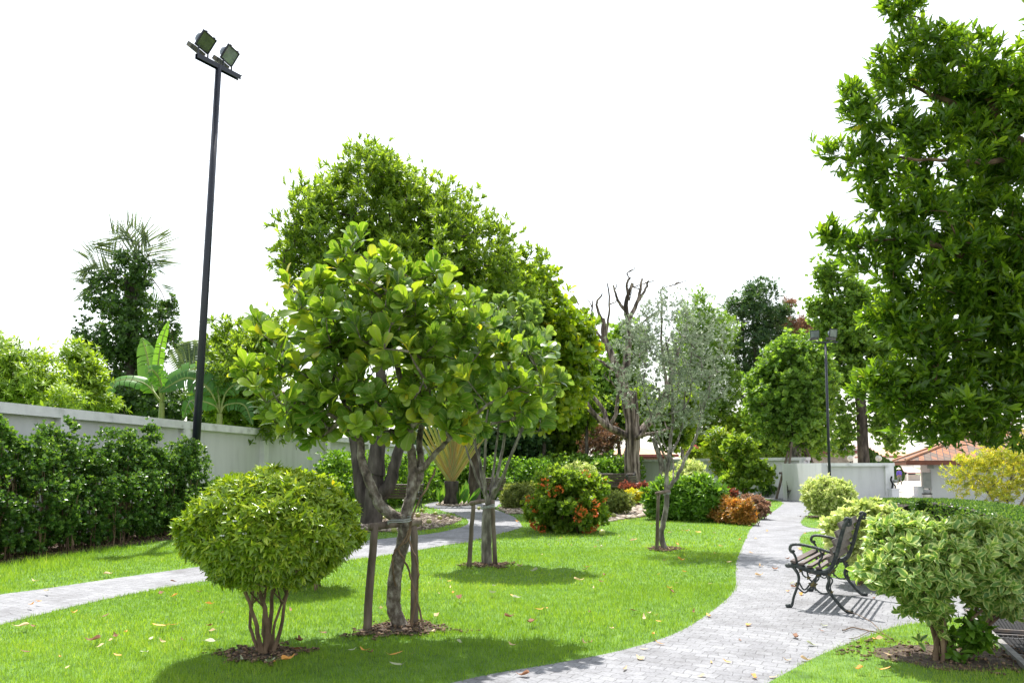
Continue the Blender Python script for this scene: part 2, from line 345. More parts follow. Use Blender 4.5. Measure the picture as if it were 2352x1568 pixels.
# paving: stamped cobbles
def paving():
    m, nt, b = newmat('grey_cobble_paving'); N = nt.nodes; L = nt.links
    tc = N.new('ShaderNodeTexCoord')
    ns = N.new('ShaderNodeTexNoise'); ns.inputs['Scale'].default_value = 3.0; ns.inputs['Detail'].default_value = 3
    L.new(tc.outputs['Object'], ns.inputs['Vector'])
    sb = N.new('ShaderNodeVectorMath'); sb.operation = 'SUBTRACT'; L.new(ns.outputs['Color'], sb.inputs[0]); sb.inputs[1].default_value = (.5, .5, .5)
    sc = N.new('ShaderNodeVectorMath'); sc.operation = 'SCALE'; L.new(sb.outputs[0], sc.inputs[0]); sc.inputs['Scale'].default_value = 0.16
    ad = N.new('ShaderNodeVectorMath'); L.new(tc.outputs['Object'], ad.inputs[0]); L.new(sc.outputs[0], ad.inputs[1])
    mp = N.new('ShaderNodeMapping'); mp.inputs['Rotation'].default_value = (0, 0, 0.5); L.new(ad.outputs[0], mp.inputs[0])
    br = N.new('ShaderNodeTexBrick'); br.offset = 0.5; br.offset_frequency = 2
    for k, v in (('Scale', 1.0), ('Mortar Size', 0.0035), ('Mortar Smooth', 0.5), ('Bias', 0.0), ('Brick Width', 0.125), ('Row Height', 0.105)): br.inputs[k].default_value = v
    br.inputs['Color1'].default_value = (0.205, 0.206, 0.222, 1); br.inputs['Color2'].default_value = (0.258, 0.26, 0.277, 1); br.inputs['Mortar'].default_value = (0.10, 0.10, 0.105, 1)
    L.new(mp.outputs[0], br.inputs['Vector'])
    n2 = N.new('ShaderNodeTexNoise'); n2.inputs['Scale'].default_value = 1.6; n2.inputs['Detail'].default_value = 8; n2.inputs['Roughness'].default_value = 0.7
    L.new(tc.outputs['Object'], n2.inputs['Vector'])
    r2 = ramp(nt, [(0.62, 0.61, 0.60), (0.95, 0.95, 0.95), (1.14, 1.14, 1.12)], [0.32, 0.5, 0.70]); L.new(n2.outputs['Fac'], r2.inputs[0])
    mx = N.new('ShaderNodeMixRGB'); mx.blend_type = 'MULTIPLY'; mx.inputs[0].default_value = 1; L.new(br.outputs['Color'], mx.inputs[1]); L.new(r2.outputs[0], mx.inputs[2])
    n3 = N.new('ShaderNodeTexNoise'); n3.inputs['Scale'].default_value = 45; n3.inputs['Detail'].default_value = 6; L.new(tc.outputs['Object'], n3.inputs['Vector'])
    r3 = ramp(nt, [(0.75, 0.75, 0.76), (1, 1, 1)], [0.35, 0.5]); L.new(n3.outputs['Fac'], r3.inputs[0])
    m3 = N.new('ShaderNodeMixRGB'); m3.blend_type = 'MULTIPLY'; m3.inputs[0].default_value = 1; L.new(mx.outputs[0], m3.inputs[1]); L.new(r3.outputs[0], m3.inputs[2])
    L.new(m3.outputs[0], b.inputs['Base Color']); b.inputs['Roughness'].default_value = 0.8
    mh = N.new('ShaderNodeMath'); mh.operation = 'MULTIPLY_ADD'; L.new(br.outputs['Fac'], mh.inputs[0]); mh.inputs[1].default_value = -0.6; L.new(n3.outputs['Fac'], mh.inputs[2])
    bp = N.new('ShaderNodeBump'); bp.inputs['Strength'].default_value = 0.5; bp.inputs['Distance'].default_value = 0.008; L.new(mh.outputs[0], bp.inputs['Height']); L.new(bp.outputs[0], b.inputs['Normal'])
    return m
M['paving'] = paving()
def tiles():
    m, nt, b = newmat('diamond_roof_tiles'); N = nt.nodes; L = nt.links
    tc = N.new('ShaderNodeTexCoord'); mp = N.new('ShaderNodeMapping'); mp.inputs['Rotation'].default_value = (0, 0, math.radians(45)); mp.inputs['Scale'].default_value = (1.0, 0.5, 0.0)
    L.new(tc.outputs['Object'], mp.inputs[0])
    br = N.new('ShaderNodeTexBrick'); br.offset = 0.0
    for k, v in (('Scale', 1.0), ('Mortar Size', 0.014), ('Brick Width', 0.18), ('Row Height', 0.18), ('Bias', 0.1)): br.inputs[k].default_value = v
    br.inputs['Color1'].default_value = (0.42, 0.15, 0.06, 1); br.inputs['Color2'].default_value = (0.15, 0.11, 0.085, 1); br.inputs['Mortar'].default_value = (0.08, 0.06, 0.055, 1)
    L.new(mp.outputs[0], br.inputs['Vector']); L.new(br.outputs['Color'], b.inputs['Base Color']); b.inputs['Roughness'].default_value = 0.8
    return m
M['tiles'] = tiles()
# leaves
M['grass'] = leafmat('grass_blades', [(0.10, 0.19, 0.018), (0.17, 0.27, 0.026), (0.24, 0.34, 0.04), (0.40, 0.42, 0.13)], trans=0.45, rough=0.5, tcol=(1.5, 1.55, 0.6), pos=[0, .45, .9, 1])
M['l_ball'] = leafmat('clipped_ball_leaf', [(0.06, 0.12, 0.008), (0.18, 0.28, 0.018), (0.44, 0.50, 0.06)], trans=0.24, rough=0.30, pos=[0, .55, 1])
M['l_paddle'] = leafmat('paddle_leaf', [(0.045, 0.11, 0.015), (0.10, 0.19, 0.024), (0.19, 0.28, 0.03), (0.27, 0.33, 0.035), (0.42, 0.36, 0.03)], vein=(0.28, 0.34, 0.12), edge=(0.36, 0.44, 0.14), ew=(0.86, 0.97), trans=0.42, rough=0.36, pos=[0, .4, .72, .88, .93])
M['l_paddle_grey'] = leafmat('grey_paddle_leaf', [(0.07, 0.14, 0.04), (0.13, 0.22, 0.07), (0.2, 0.28, 0.07), (0.4, 0.4, 0.06)], vein=(0.36, 0.42, 0.25), trans=0.38, rough=0.35, pos=[0, .5, .93, .97])
M['l_yellow'] = leafmat('yellow_green_leaf', [(0.07, 0.14, 0.012), (0.14, 0.23, 0.018), (0.25, 0.31, 0.025), (0.5, 0.36, 0.03)], trans=0.45, pos=[0, .45, .9, .97])
M['l_mid'] = leafmat('mid_green_leaf', [(0.045, 0.095, 0.012), (0.125, 0.205, 0.028), (0.23, 0.32, 0.055)], trans=0.5)
M['l_fore'] = leafmat('lance_leaf', [(0.026, 0.07, 0.008), (0.075, 0.155, 0.012), (0.18, 0.28, 0.022), (0.4, 0.30, 0.03)], vein=(0.12, 0.19, 0.05), trans=0.5, rough=0.28, pos=[0, .5, .97, .995])
M['l_hedge'] = leafmat('hedge_leaf', [(0.022, 0.065, 0.015), (0.065, 0.145, 0.03), (0.17, 0.27, 0.06)], trans=0.34, rough=0.32)
M['l_hedge_bright'] = leafmat('bright_hedge_leaf', [(0.04, 0.11, 0.012), (0.10, 0.21, 0.02), (0.2, 0.33, 0.05)], trans=0.38)  # lighter green than the plain hedge leaf
M['l_silver'] = leafmat('silver_leaf', [(0.12, 0.15, 0.10), (0.24, 0.29, 0.20), (0.42, 0.46, 0.36)], trans=0.2, rough=0.4, tcol=(1.1, 1.15, 0.95))
M['l_dark'] = leafmat('dark_tree_leaf', [(0.02, 0.055, 0.022), (0.04, 0.09, 0.035), (0.09, 0.16, 0.045)], trans=0.3)
M['l_pale'] = leafmat('pale_tree_leaf', [(0.06, 0.13, 0.025), (0.12, 0.22, 0.04), (0.21, 0.32, 0.06)], trans=0.42)
M['l_var'] = leafmat('variegated_leaf', [(0.07, 0.16, 0.04), (0.13, 0.24, 0.05), (0.24, 0.34, 0.08)], edge=(0.54, 0.60, 0.23), trans=0.38, rough=0.4, tcol=(1.5, 1.5, 0.8), ew=(0.42, 0.62))
M['l_cream'] = leafmat('cream_leaf', [(0.16, 0.26, 0.05), (0.42, 0.48, 0.16), (0.66, 0.68, 0.36)], trans=0.35, tcol=(1.3, 1.3, 0.9))
M['l_olive'] = leafmat('olive_leaf', [(0.09, 0.13, 0.035), (0.18, 0.23, 0.07), (0.34, 0.38, 0.14)], trans=0.35)
M['l_orange'] = leafmat('orange_leaf', [(0.08, 0.10, 0.015), (0.22, 0.14, 0.03), (0.50, 0.24, 0.07), (0.55, 0.38, 0.10)], trans=0.35, tcol=(1.5, 1.2, 0.5), pos=[0, .35, .75, 1])
M['l_pink'] = leafmat('pink_brown_leaf', [(0.10, 0.07, 0.04), (0.25, 0.15, 0.11), (0.42, 0.25, 0.19)], trans=0.3, tcol=(1.3, 1.1, 0.7))
M['l_red'] = leafmat('red_leaf', [(0.07, 0.04, 0.025), (0.2, 0.07, 0.04), (0.42, 0.13, 0.10)], trans=0.3, tcol=(1.5, 1, 0.8))
M['l_gold'] = leafmat('gold_leaf', [(0.25, 0.28, 0.02), (0.5, 0.48, 0.04), (0.62, 0.52, 0.05)], trans=0.4, tcol=(1.3, 1.2, 0.5))
M['l_autumn'] = leafmat('dry_pink_leaf', [(0.10, 0.065, 0.04), (0.22, 0.13, 0.085), (0.36, 0.20, 0.13)], trans=0.3, tcol=(1.2, 1, 0.7))
M['l_vine'] = leafmat('vine_leaf', [(0.02, 0.05, 0.014), (0.045, 0.10, 0.02), (0.10, 0.18, 0.03)], trans=0.3)
M['l_lime'] = leafmat('lime_leaf', [(0.08, 0.14, 0.02), (0.17, 0.27, 0.025), (0.28, 0.38, 0.05)], trans=0.42)
M['l_banana'] = leafmat('banana_leaf', [(0.04, 0.12, 0.02), (0.08, 0.20, 0.03), (0.15, 0.30, 0.04)], vein=(0.4, 0.45, 0.15), trans=0.45, rough=0.4)
M['l_grey'] = leafmat('grey_green_frond', [(0.09, 0.13, 0.08), (0.15, 0.20, 0.12)], trans=0.3)
M['petiole'] = leafmat('fan_petiole', [(0.13, 0.19, 0.05), (0.28, 0.29, 0.09), (0.40, 0.24, 0.07)], vein=(.1, .12, .04), trans=0.10, rough=0.5)
M['flower'] = leafmat('orange_petal', [(0.62, 0.12, 0.03), (0.75, 0.22, 0.06)], trans=0.3, tcol=(1.1, 1, 0.8))
M['white_flower'] = leafmat('white_petal', [(0.75, 0.78, 0.72), (0.85, 0.85, 0.8)], trans=0.3, tcol=(1, 1, 1))
M['pink_flower'] = leafmat('pink_petal', [(0.7, 0.05, 0.15), (0.75, 0.1, 0.2)], trans=0.3, tcol=(1, 1, 1))
M['dry_tan'] = leafmat('dry_tan_leaf', [(0.42, 0.30, 0.16), (0.55, 0.40, 0.24)], vein=(0.3, 0.2, 0.1), trans=0.2, rough=0.7, tcol=(1, 1, 1))
M['dry_orange'] = leafmat('dry_orange_leaf', [(0.6, 0.25, 0.05), (0.62, 0.34, 0.08)], vein=(0.5, 0.3, 0.1), trans=0.2, rough=0.6, tcol=(1, 1, 1))
M['dry_brown'] = leafmat('dry_brown_leaf', [(0.16, 0.07, 0.035), (0.24, 0.11, 0.05)], vein=(0.1, 0.05, 0.03), trans=0.15, rough=0.7, tcol=(1, 1, 1))
M['dry_pale'] = leafmat('dry_pale_leaf', [(0.26, 0.30, 0.17), (0.38, 0.38, 0.25)], vein=(0.35, 0.35, 0.2), trans=0.2, rough=0.6, tcol=(1, 1, 1))

# ================================================================== SETTING
def sheet(name, pts, z, m, kind='structure'):
    o = mk(name, [(p[0], p[1], z) for p in pts], [tuple(range(len(pts)))], m)
    if o.data.polygons[0].normal.z < 0: o.data.flip_normals()
    return tag(o, kind=kind)
def curve_pts(L, k=6): return smooth_line([G(*p) for p in L], k)
terrain = sheet('terrain', [(-1500, -300), (1500, -300), (1500, 2500), (-1500, 2500)], -0.26, M['terrain'])
garden = [(-60, -12), (45, -12), (45, 22), (24, 30.5), (15.5, 30.6), (12.9, 31.3), (14.2, 34.2), (7.4, 47), (-60, 47)]
_mb = MB().prism(garden, -0.25, 0.0); lawn = tag(_mb.build('lawn', M['lawn']), kind='structure')
plz = sheet('plaza', [(14.6, 30.8), (60, 30.8), (120, 150), (-10, 150), (8, 47.2), (14.6, 34.5)], -0.25, M['plaza'])
pathL = (curve_pts([(-1400, 1800), (-500, 1570), (-60, 1452), (0, 1435), (170, 1393), (300, 1365), (500, 1330), (700, 1301), (828, 1283), (899, 1274), (966, 1263), (1010, 1254), (1068, 1246), (1103, 1237), (1143, 1227), (1190, 1214), (1199, 1207), (1181, 1187), (1155, 1176), (1137, 1169), (1140, 1163), (1160, 1153), (1200, 1147), (1250, 1141)])
         + curve_pts([(1235, 1136), (1130, 1138), (1050, 1144), (1005, 1151), (975, 1160), (1006, 1170), (1035, 1178), (1066, 1189), (1075, 1197), (1068, 1207), (1016, 1221), (959, 1229), (843, 1241), (760, 1255), (600, 1282), (430, 1305), (250, 1330), (100, 1352), (0, 1365), (-60, 1374), (-500, 1440), (-1400, 1560)]))
pathR = (curve_pts([(700, 1700), (860, 1612), (1040, 1568), (1130, 1548), (1250, 1528), (1400, 1500), (1510, 1470), (1580, 1440), (1640, 1400), (1675, 1370), (1690, 1345), (1690, 1310), (1693, 1285), (1712, 1240), (1724, 1215), (1745, 1196), (1775, 1175), (1793, 1162), (1797, 1154), (1780, 1149), (1740, 1143.5), (1690, 1138.5), (1600, 1134)])
         + curve_pts([(1600, 1130.5), (1690, 1134), (1760, 1139), (1840, 1145), (1900, 1151)]) + [Vector((17, 28, 0)), Vector((30, 26, 0)), Vector((34, 10, 0)), Vector((34, -6, 0)), Vector((-2.5, -6, 0))])
isl_near = [G(x, y) for x, y in [(1770, 1568), (1830, 1535), (1900, 1500), (1997, 1462), (2062, 1440), (2147, 1428), (2216, 1417), (2268, 1462), (2352, 1542), (2430, 1620), (2600, 1800)]]
isl_near = smooth_line(isl_near[:7], 5)+isl_near[7:]+[Vector((2.2, 2.0, 0)), G(1620, 1660)]
isl_mid = curve_pts([(1906, 1221), (1860, 1222), (1843, 1228), (1838, 1240), (1842, 1262), (1858, 1298), (1895, 1322), (1973, 1336), (2060, 1342)]) + [G(2250, 1345), G(2300, 1260), G(2100, 1222)]
isl_far = curve_pts([(1960, 1160), (1890, 1164), (1868, 1174), (1850, 1188), (1840, 1200), (1850, 1209), (1872, 1213), (1906, 1214)]) + [G(2060, 1214), G(2100, 1170)]
sheet('path', pathL, 0.004, M['paving']); sheet('path', pathR, 0.0045, M['paving'])
for p in (isl_near, isl_mid, isl_far): sheet('lawn', p, 0.012, M['lawn'])
def inpoly(P, poly):
    x, y = P[:, 0], P[:, 1]; r = np.zeros(len(P), bool); n = len(poly)
    for i in range(n):
        x0, y0 = poly[i][0], poly[i][1]; x1, y1 = poly[(i+1) % n][0], poly[(i+1) % n][1]
        if y0 == y1: continue
        c = ((y0 > y) != (y1 > y)) & (x < (x1-x0)*(y-y0)/(y1-y0)+x0); r ^= c
    return r
def wob(c, rx, ry, n=28, a=0.18):
    return [Vector((c[0]+math.cos(2*math.pi*i/n)*rx*(1+random.uniform(-a, a)), c[1]+math.sin(2*math.pi*i/n)*ry*(1+random.uniform(-a, a)), 0)) for i in range(n)]
soils = [wob(G(600, 1503), .30, .24, a=.3), wob(G(912, 1447), .42, .27, a=.3), wob(G(1119, 1298), .28, .3, a=.3), wob(G(1524, 1261), .26, .32, a=.3), wob(G(2195, 1512), .62, .40), wob(G(1903, 1188), .6, .6)]
for s_ in soils: sheet('soil', s_, 0.016, M['soil'])
bed1 = curve_pts([(1388, 1200), (1400, 1188), (1440, 1172), (1475, 1152), (1465, 1145), (1500, 1140), (1540, 1150), (1560, 1190), (1500, 1186), (1460, 1190)], 3)
bed2 = curve_pts([(1145, 1168), (1190, 1156), (1320, 1160), (1330, 1178), (1260, 1180), (1165, 1180)], 3)
bed3 = curve_pts([(820, 1222), (850, 1180), (960, 1178), (1060, 1190), (1010, 1212), (930, 1222)], 3)
bed4 = curve_pts([(1000, 1160), (1020, 1152), (1070, 1153), (1080, 1160), (1040, 1163)], 3)
hed = [Vector((-9.4, 9.5, 0)), Vector((-8.0, 10.8, 0)), Vector((-7.5, 13.5, 0)), Vector((-6.9, 16.6, 0)), Vector((-7.0, 17.6, 0)), Vector((-8.7, 18, 0))]
for s_ in (bed1, bed2, bed3, bed4, hed): sheet('soil', s_, 0.009, M['soil'])
def pebbles(poly, n, r0, r1):
    A = np.array([(p[0], p[1]) for p in poly]); lo, hi = A.min(0), A.max(0)
    P = RNG.random((n*3, 2))*(hi-lo)+lo; P = P[inpoly(P, poly)][:n]
    b = MB().ball((0, 0, 0), 1, 6); T0 = np.array(b.V); F0 = np.array(b.F); k = len(T0); n = len(P)
    r = (r0+(r1-r0)*RNG.random(n)**2); a = RNG.random(n)*6.28; sx = 1+RNG.random(n)*.5
    V = T0[None]*r[:, None, None]; V[:, :, 2] *= 0.55; V[:, :, 0] *= sx[:, None]
    x = V[:, :, 0]*np.cos(a)[:, None]-V[:, :, 1]*np.sin(a)[:, None]; y = V[:, :, 0]*np.sin(a)[:, None]+V[:, :, 1]*np.cos(a)[:, None]
    V = np.stack([x+P[:, 0:1], y+P[:, 1:2], V[:, :, 2]+(0.015+RNG.random(n)*0.02)[:, None]], 2)
    return V.reshape(-1, 3), (F0[None]+(np.arange(n)*k)[:, None, None]).reshape(-1, 4)
pv = []; pf = []; pb = 0
for poly, n, r0, r1 in ((bed1, 1500, .04, .12), (bed2, 900, .04, .1), (bed3, 900, .02, .06), (bed4, 250, .03, .08)):
    v, f = pebbles(poly, n, r0, r1); pv.append(v); pf.append(f+pb); pb += len(v)
tag(mk('pebbles', np.concatenate(pv), np.concatenate(pf), M['pebble'], smooth=True), kind='stuff')
cv = []; cf = []; cb = 0
for i_, poly in enumerate(soils):
    c_ = sum(poly, Vector())/len(poly); big = [c_+(p-c_)*random.uniform(.95, 1.6) for p in poly]
    v, f = pebbles(big, 420, .006, .022); v = v*np.array([1, 1, 1.0]); cv.append(v); cf.append(f+cb); cb += len(v)
v, f = pebbles(hed, 1800, .01, .03); cv.append(v); cf.append(f+cb)
M['chips'] = surf('bark_chips', [(0.03, 0.018, 0.012), (0.12, 0.075, 0.045), (0.30, 0.20, 0.12)], 40, 0.95, 0.2, detail=1)
tag(mk('debris', np.concatenate(cv), np.concatenate(cf), M['chips']), kind='stuff')
# grass blades
def grass():
    out = []
    for (d0, d1, n, wd, ln) in ((3.6, 6.5, 205000, .0042, .036), (6.5, 9.5, 205000, .0055, .036), (9.5, 14, 205000, .0085, .036), (14, 22, 150000, .014, .04), (22, 46, 120000, .03, .05)):
        d = np.sqrt(RNG.random(n)*(d1*d1-d0*d0)+d0*d0); x = (RNG.random(n)*2-1)*1.0*d; keep_ = (np.abs(x) < .74*d) | (RNG.random(n) < .5); x = x[keep_]; d = d[keep_]; n = len(x)
        P = np.stack([x, d], 1)
        Q_ = P; P = P+RNG.normal(0, .018, P.shape); ok = (~inpoly(P, pathL)) & ((~inpoly(P, pathR)) | inpoly(P, isl_near) | inpoly(P, isl_mid) | inpoly(P, isl_far)) & inpoly(P, garden)
        for s_ in soils+[bed1, bed2, bed3, bed4, hed]: ok &= ~inpoly(P, s_) | (RNG.random(n) < 0.06)
        P = Q_[ok]; n = len(P)
        pn = np.sin(P[:, 0]*2.1+1.3*np.sin(P[:, 1]*1.7))*np.sin(P[:, 1]*2.6+np.sin(P[:, 0]*1.9))
        a = RNG.random(n)*6.28; tl = RNG.random(n)*0.9; h = ln*(0.55+0.7*RNG.random(n)+0.25*pn)
        long_ = RNG.random(n) < 0.004; h[long_] *= 2.0; tuft = (np.sin(P[:, 0]*13+4*np.sin(P[:, 1]*3.1))*np.sin(P[:, 1]*11+3*np.sin(P[:, 0]*2.7)) > .86); h[tuft] *= 1.5
        strip = (P[:, 0] < -5.5) & (P[:, 1] < 17) & (P[:, 0] < -0.12*(P[:, 1]-9)-6.4) & (RNG.random(n) < .35); h[strip] *= 2.6
        base = np.concatenate([P, np.full((n, 1), 0.004)], 1); sd = np.stack([np.cos(a), np.sin(a), np.zeros(n)], 1)*wd*(.6+.8*RNG.random(n))[:, None]
        b = a+1.57+RNG.normal(0, .5, n); tip = base+np.stack([np.cos(b)*tl*h, np.sin(b)*tl*h, h], 1)
        V = np.stack([base-sd*.5, base+sd*.5, tip], 1).reshape(-1, 3)
        F = np.arange(n*3).reshape(-1, 3)
        pq = np.sin(P[:, 0]*.9+2)*np.sin(P[:, 1]*.8)+.6*np.sin(P[:, 0]*6+3*np.sin(P[:, 1]*2))*np.sin(P[:, 1]*5.3); rr = np.clip(0.42+0.13*pn+.16*pq+RNG.normal(0, .2, n), 0, 1); A = np.zeros((n, 3, 3)); A[:, :, 0] = rr[:, None]
        out.append((V, F, A.reshape(-1, 3)))
    V, F, A = join(out)
    tag(mk('grass', V, F, M['grass'], attrs=A), kind='stuff')
grass()

# ================================================================== WALLS
def wall_run(root, A, B, H, posts, cop=0.2, pw=0.3, base=0.0, thick=0.12):
    """panel, coping and pilasters between two ground points; visible face looks at the camera"""
    A = Vector((*A, 0)); B = Vector((*B, 0)); d = (B-A); L = d.length; d.normalize(); nrm = Vector((d.y, -d.x, 0))
    if nrm.dot(-A) < 0: nrm = -nrm
    Mx = Matrix(((d.x, nrm.x, 0, A.x), (d.y, nrm.y, 0, A.y), (0, 0, 1, 0), (0, 0, 0, 1)))
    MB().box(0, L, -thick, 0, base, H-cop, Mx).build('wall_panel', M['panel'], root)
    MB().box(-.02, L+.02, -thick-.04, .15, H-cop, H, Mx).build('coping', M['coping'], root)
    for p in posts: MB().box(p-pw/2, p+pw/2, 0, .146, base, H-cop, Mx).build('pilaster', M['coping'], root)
wl = T('boundary_wall', 'long white side wall with pilasters behind the tall hedge and the floodlight pole', 'wall', (-9.5, 13.7, 0))
u_ = Vector((.165, .986, 0)); w0 = Vector((-9.5, 13.7, 0))
a_ = w0-u_*8; b_ = w0+u_*31
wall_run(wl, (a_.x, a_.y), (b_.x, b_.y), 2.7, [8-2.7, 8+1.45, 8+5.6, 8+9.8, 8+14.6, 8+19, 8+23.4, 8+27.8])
wb = T('boundary_wall', 'low white wall half hidden behind the far hedges under the trees', 'wall', (-4.3, 44.4, 0))
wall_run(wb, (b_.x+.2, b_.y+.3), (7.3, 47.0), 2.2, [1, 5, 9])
wc = T('boundary_wall', 'pale white wall with pilasters behind the pruned tree and the round-headed tree', 'wall', (7.4, 46, 0))
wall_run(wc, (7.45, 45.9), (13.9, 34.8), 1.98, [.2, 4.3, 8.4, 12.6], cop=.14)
wd = T('boundary_wall', 'short plain white wall beside the gateway, behind the round pale bush', 'wall', (13, 30.2, 0))
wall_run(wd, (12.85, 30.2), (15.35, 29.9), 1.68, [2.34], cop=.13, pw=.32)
MB().box(12.6, 12.85, 30.21, 34.6, -.2, 1.68).build('wall_panel', M['wall'], wd)

# ================================================================== FLOODLIGHTS
def floodlight(root, c, yaw, tilt, s=1.0, glass='lamp_glass'):
    """lamp head with its trunnion standing on point c"""
    R = Matrix.Translation(Vector(c)) @ Matrix.Rotation(yaw, 4, 'Z') @ Matrix.Scale(s, 4)
    Rt = R @ Matrix.Translation((0, .06, .50)) @ Matrix.Rotation(tilt, 4, 'X')
    b = MB(); n = 9; prof = [(.27, .22, .0), (.27, .22, .05), (.24, .19, .14), (.17, .15, .25), (.09, .10, .31)]
    V = []; F = []
    for (hx, hz, y) in prof:
        for j in range(16):
            a = 2*math.pi*(j+.5)/16; k = 1/max(abs(math.cos(a)), abs(math.sin(a))); k = min(k, 1.25 if y < .1 else 1.08)
            V.append(Rt @ Vector((math.cos(a)*k*hx*.93, y, math.sin(a)*k*hz*.93)))
    for i in range(len(prof)-1):
        for j in range(16): F.append((i*16+j, i*16+(j+1) % 16, (i+1)*16+(j+1) % 16, (i+1)*16+j))
    F.append(tuple(range(4*16, 5*16))); b.add(V, F)
    h = b.build('lamp_head', M['lamp_body'], root, smooth=False)
    f = MB()
    for (x0, x1, z0, z1) in ((-.29, .29, .21, .25), (-.29, .29, -.25, -.21), (-.29, -.255, -.21, .21), (.255, .29, -.21, .21)): f.box(x0, x1, -.035, .012, z0, z1, Rt)
    for x in (-.18, .18): f.box(x-.015, x+.015, -.045, .02, .25, .275, Rt)
    f.build('rim', M['pole'], h)
    MB().box(-.255, .255, -.02, -.008, -.21, .21, Rt).build('glass', M[glass], h)
    g = MB().box(-.26, .24, .0, .24, -.40, -.26, Rt).box(-.33, -.26, .04, .2, -.40, -.27, Rt); g.build('gear_box', M['lamp_rust'], h)
    t = MB()
    for x in (-.21, .21): t.box(x-.015, x+.015, .1, .15, -.02, .0, R).box(x-.012, x+.012, .105, .145, 0, .30, R)
    t.box(-.21, .21, .105, .145, -.004, .012, R); t.build('bracket', M['pole'], h)
pb_ = Vector((-7.74, 18.0, 0)); ptop = W(502, 152, 18.0)
fl = T('floodlight_pole', 'tall dark pole with two floodlights rising at the end of the side hedge', 'floodlight pole', pb_)
MB().tube([pb_, pb_.lerp(ptop, .5), ptop], [.10, .088, .075], 20).build('pole', M['pole'], fl, smooth=True)
ang = math.radians(57)
arm = Vector((math.cos(ang), math.sin(ang), 0)); ya = math.atan2(arm.y, arm.x)
Ra = Matrix.Translation(ptop) @ Matrix.Rotation(ya, 4, 'Z')
MB().box(-.62, .66, -.06, .06, .02, .035, Ra).box(-.62, .62, .045, .06, -.09, .02, Ra).box(-.62, .62, -.06, -.045, -.09, .02, Ra).build('crossbar', M['pole'], fl)
floodlight(fl, tuple(ptop-arm*.34+Vector((0, 0, .04))), ya+.33, math.radians(36), .86, 'lamp_glass_green')
floodlight(fl, tuple(ptop+arm*.36+Vector((0, 0, .04))), ya+.36, math.radians(34), .84)
for i in range(9):
    z = 1.9+i*1.02; p = pb_.lerp(ptop, z/ptop.z); s = -1 if i % 2 else 1
    r = .09
    MB().tube(smooth_line([p+Vector((s*r, 0, -.16)), p+Vector((s*(r+.13), -.03, .12)), p+Vector((s*(r+.10), -.03, .2)), p+Vector((s*r*.9, 0, .10))], 5), .004, 5).build('wire_loop', M['wire'], fl)
pf2 = Vector((12.7, 29.7, 0)); pt2 = W(1896, 787, 29.7)
f2 = T('floodlight_pole', 'slim dark pole with two square floodlights on a crossbar by the low white wall', 'floodlight pole', pf2)
MB().tube([pf2, pt2], [.06, .045], 14).build('pole', M['pole'], f2, smooth=True)
MB().box(pt2.x-.5, pt2.x+.5, pt2.y-.04, pt2.y+.04, pt2.z, pt2.z+.05).build('crossbar', M['pole'], f2)
floodlight(f2, (pt2.x-.42, pt2.y, pt2.z+.05), -.35, math.radians(12), .62)
floodlight(f2, (pt2.x+.36, pt2.y, pt2.z+.05), .4, math.radians(8), .70)
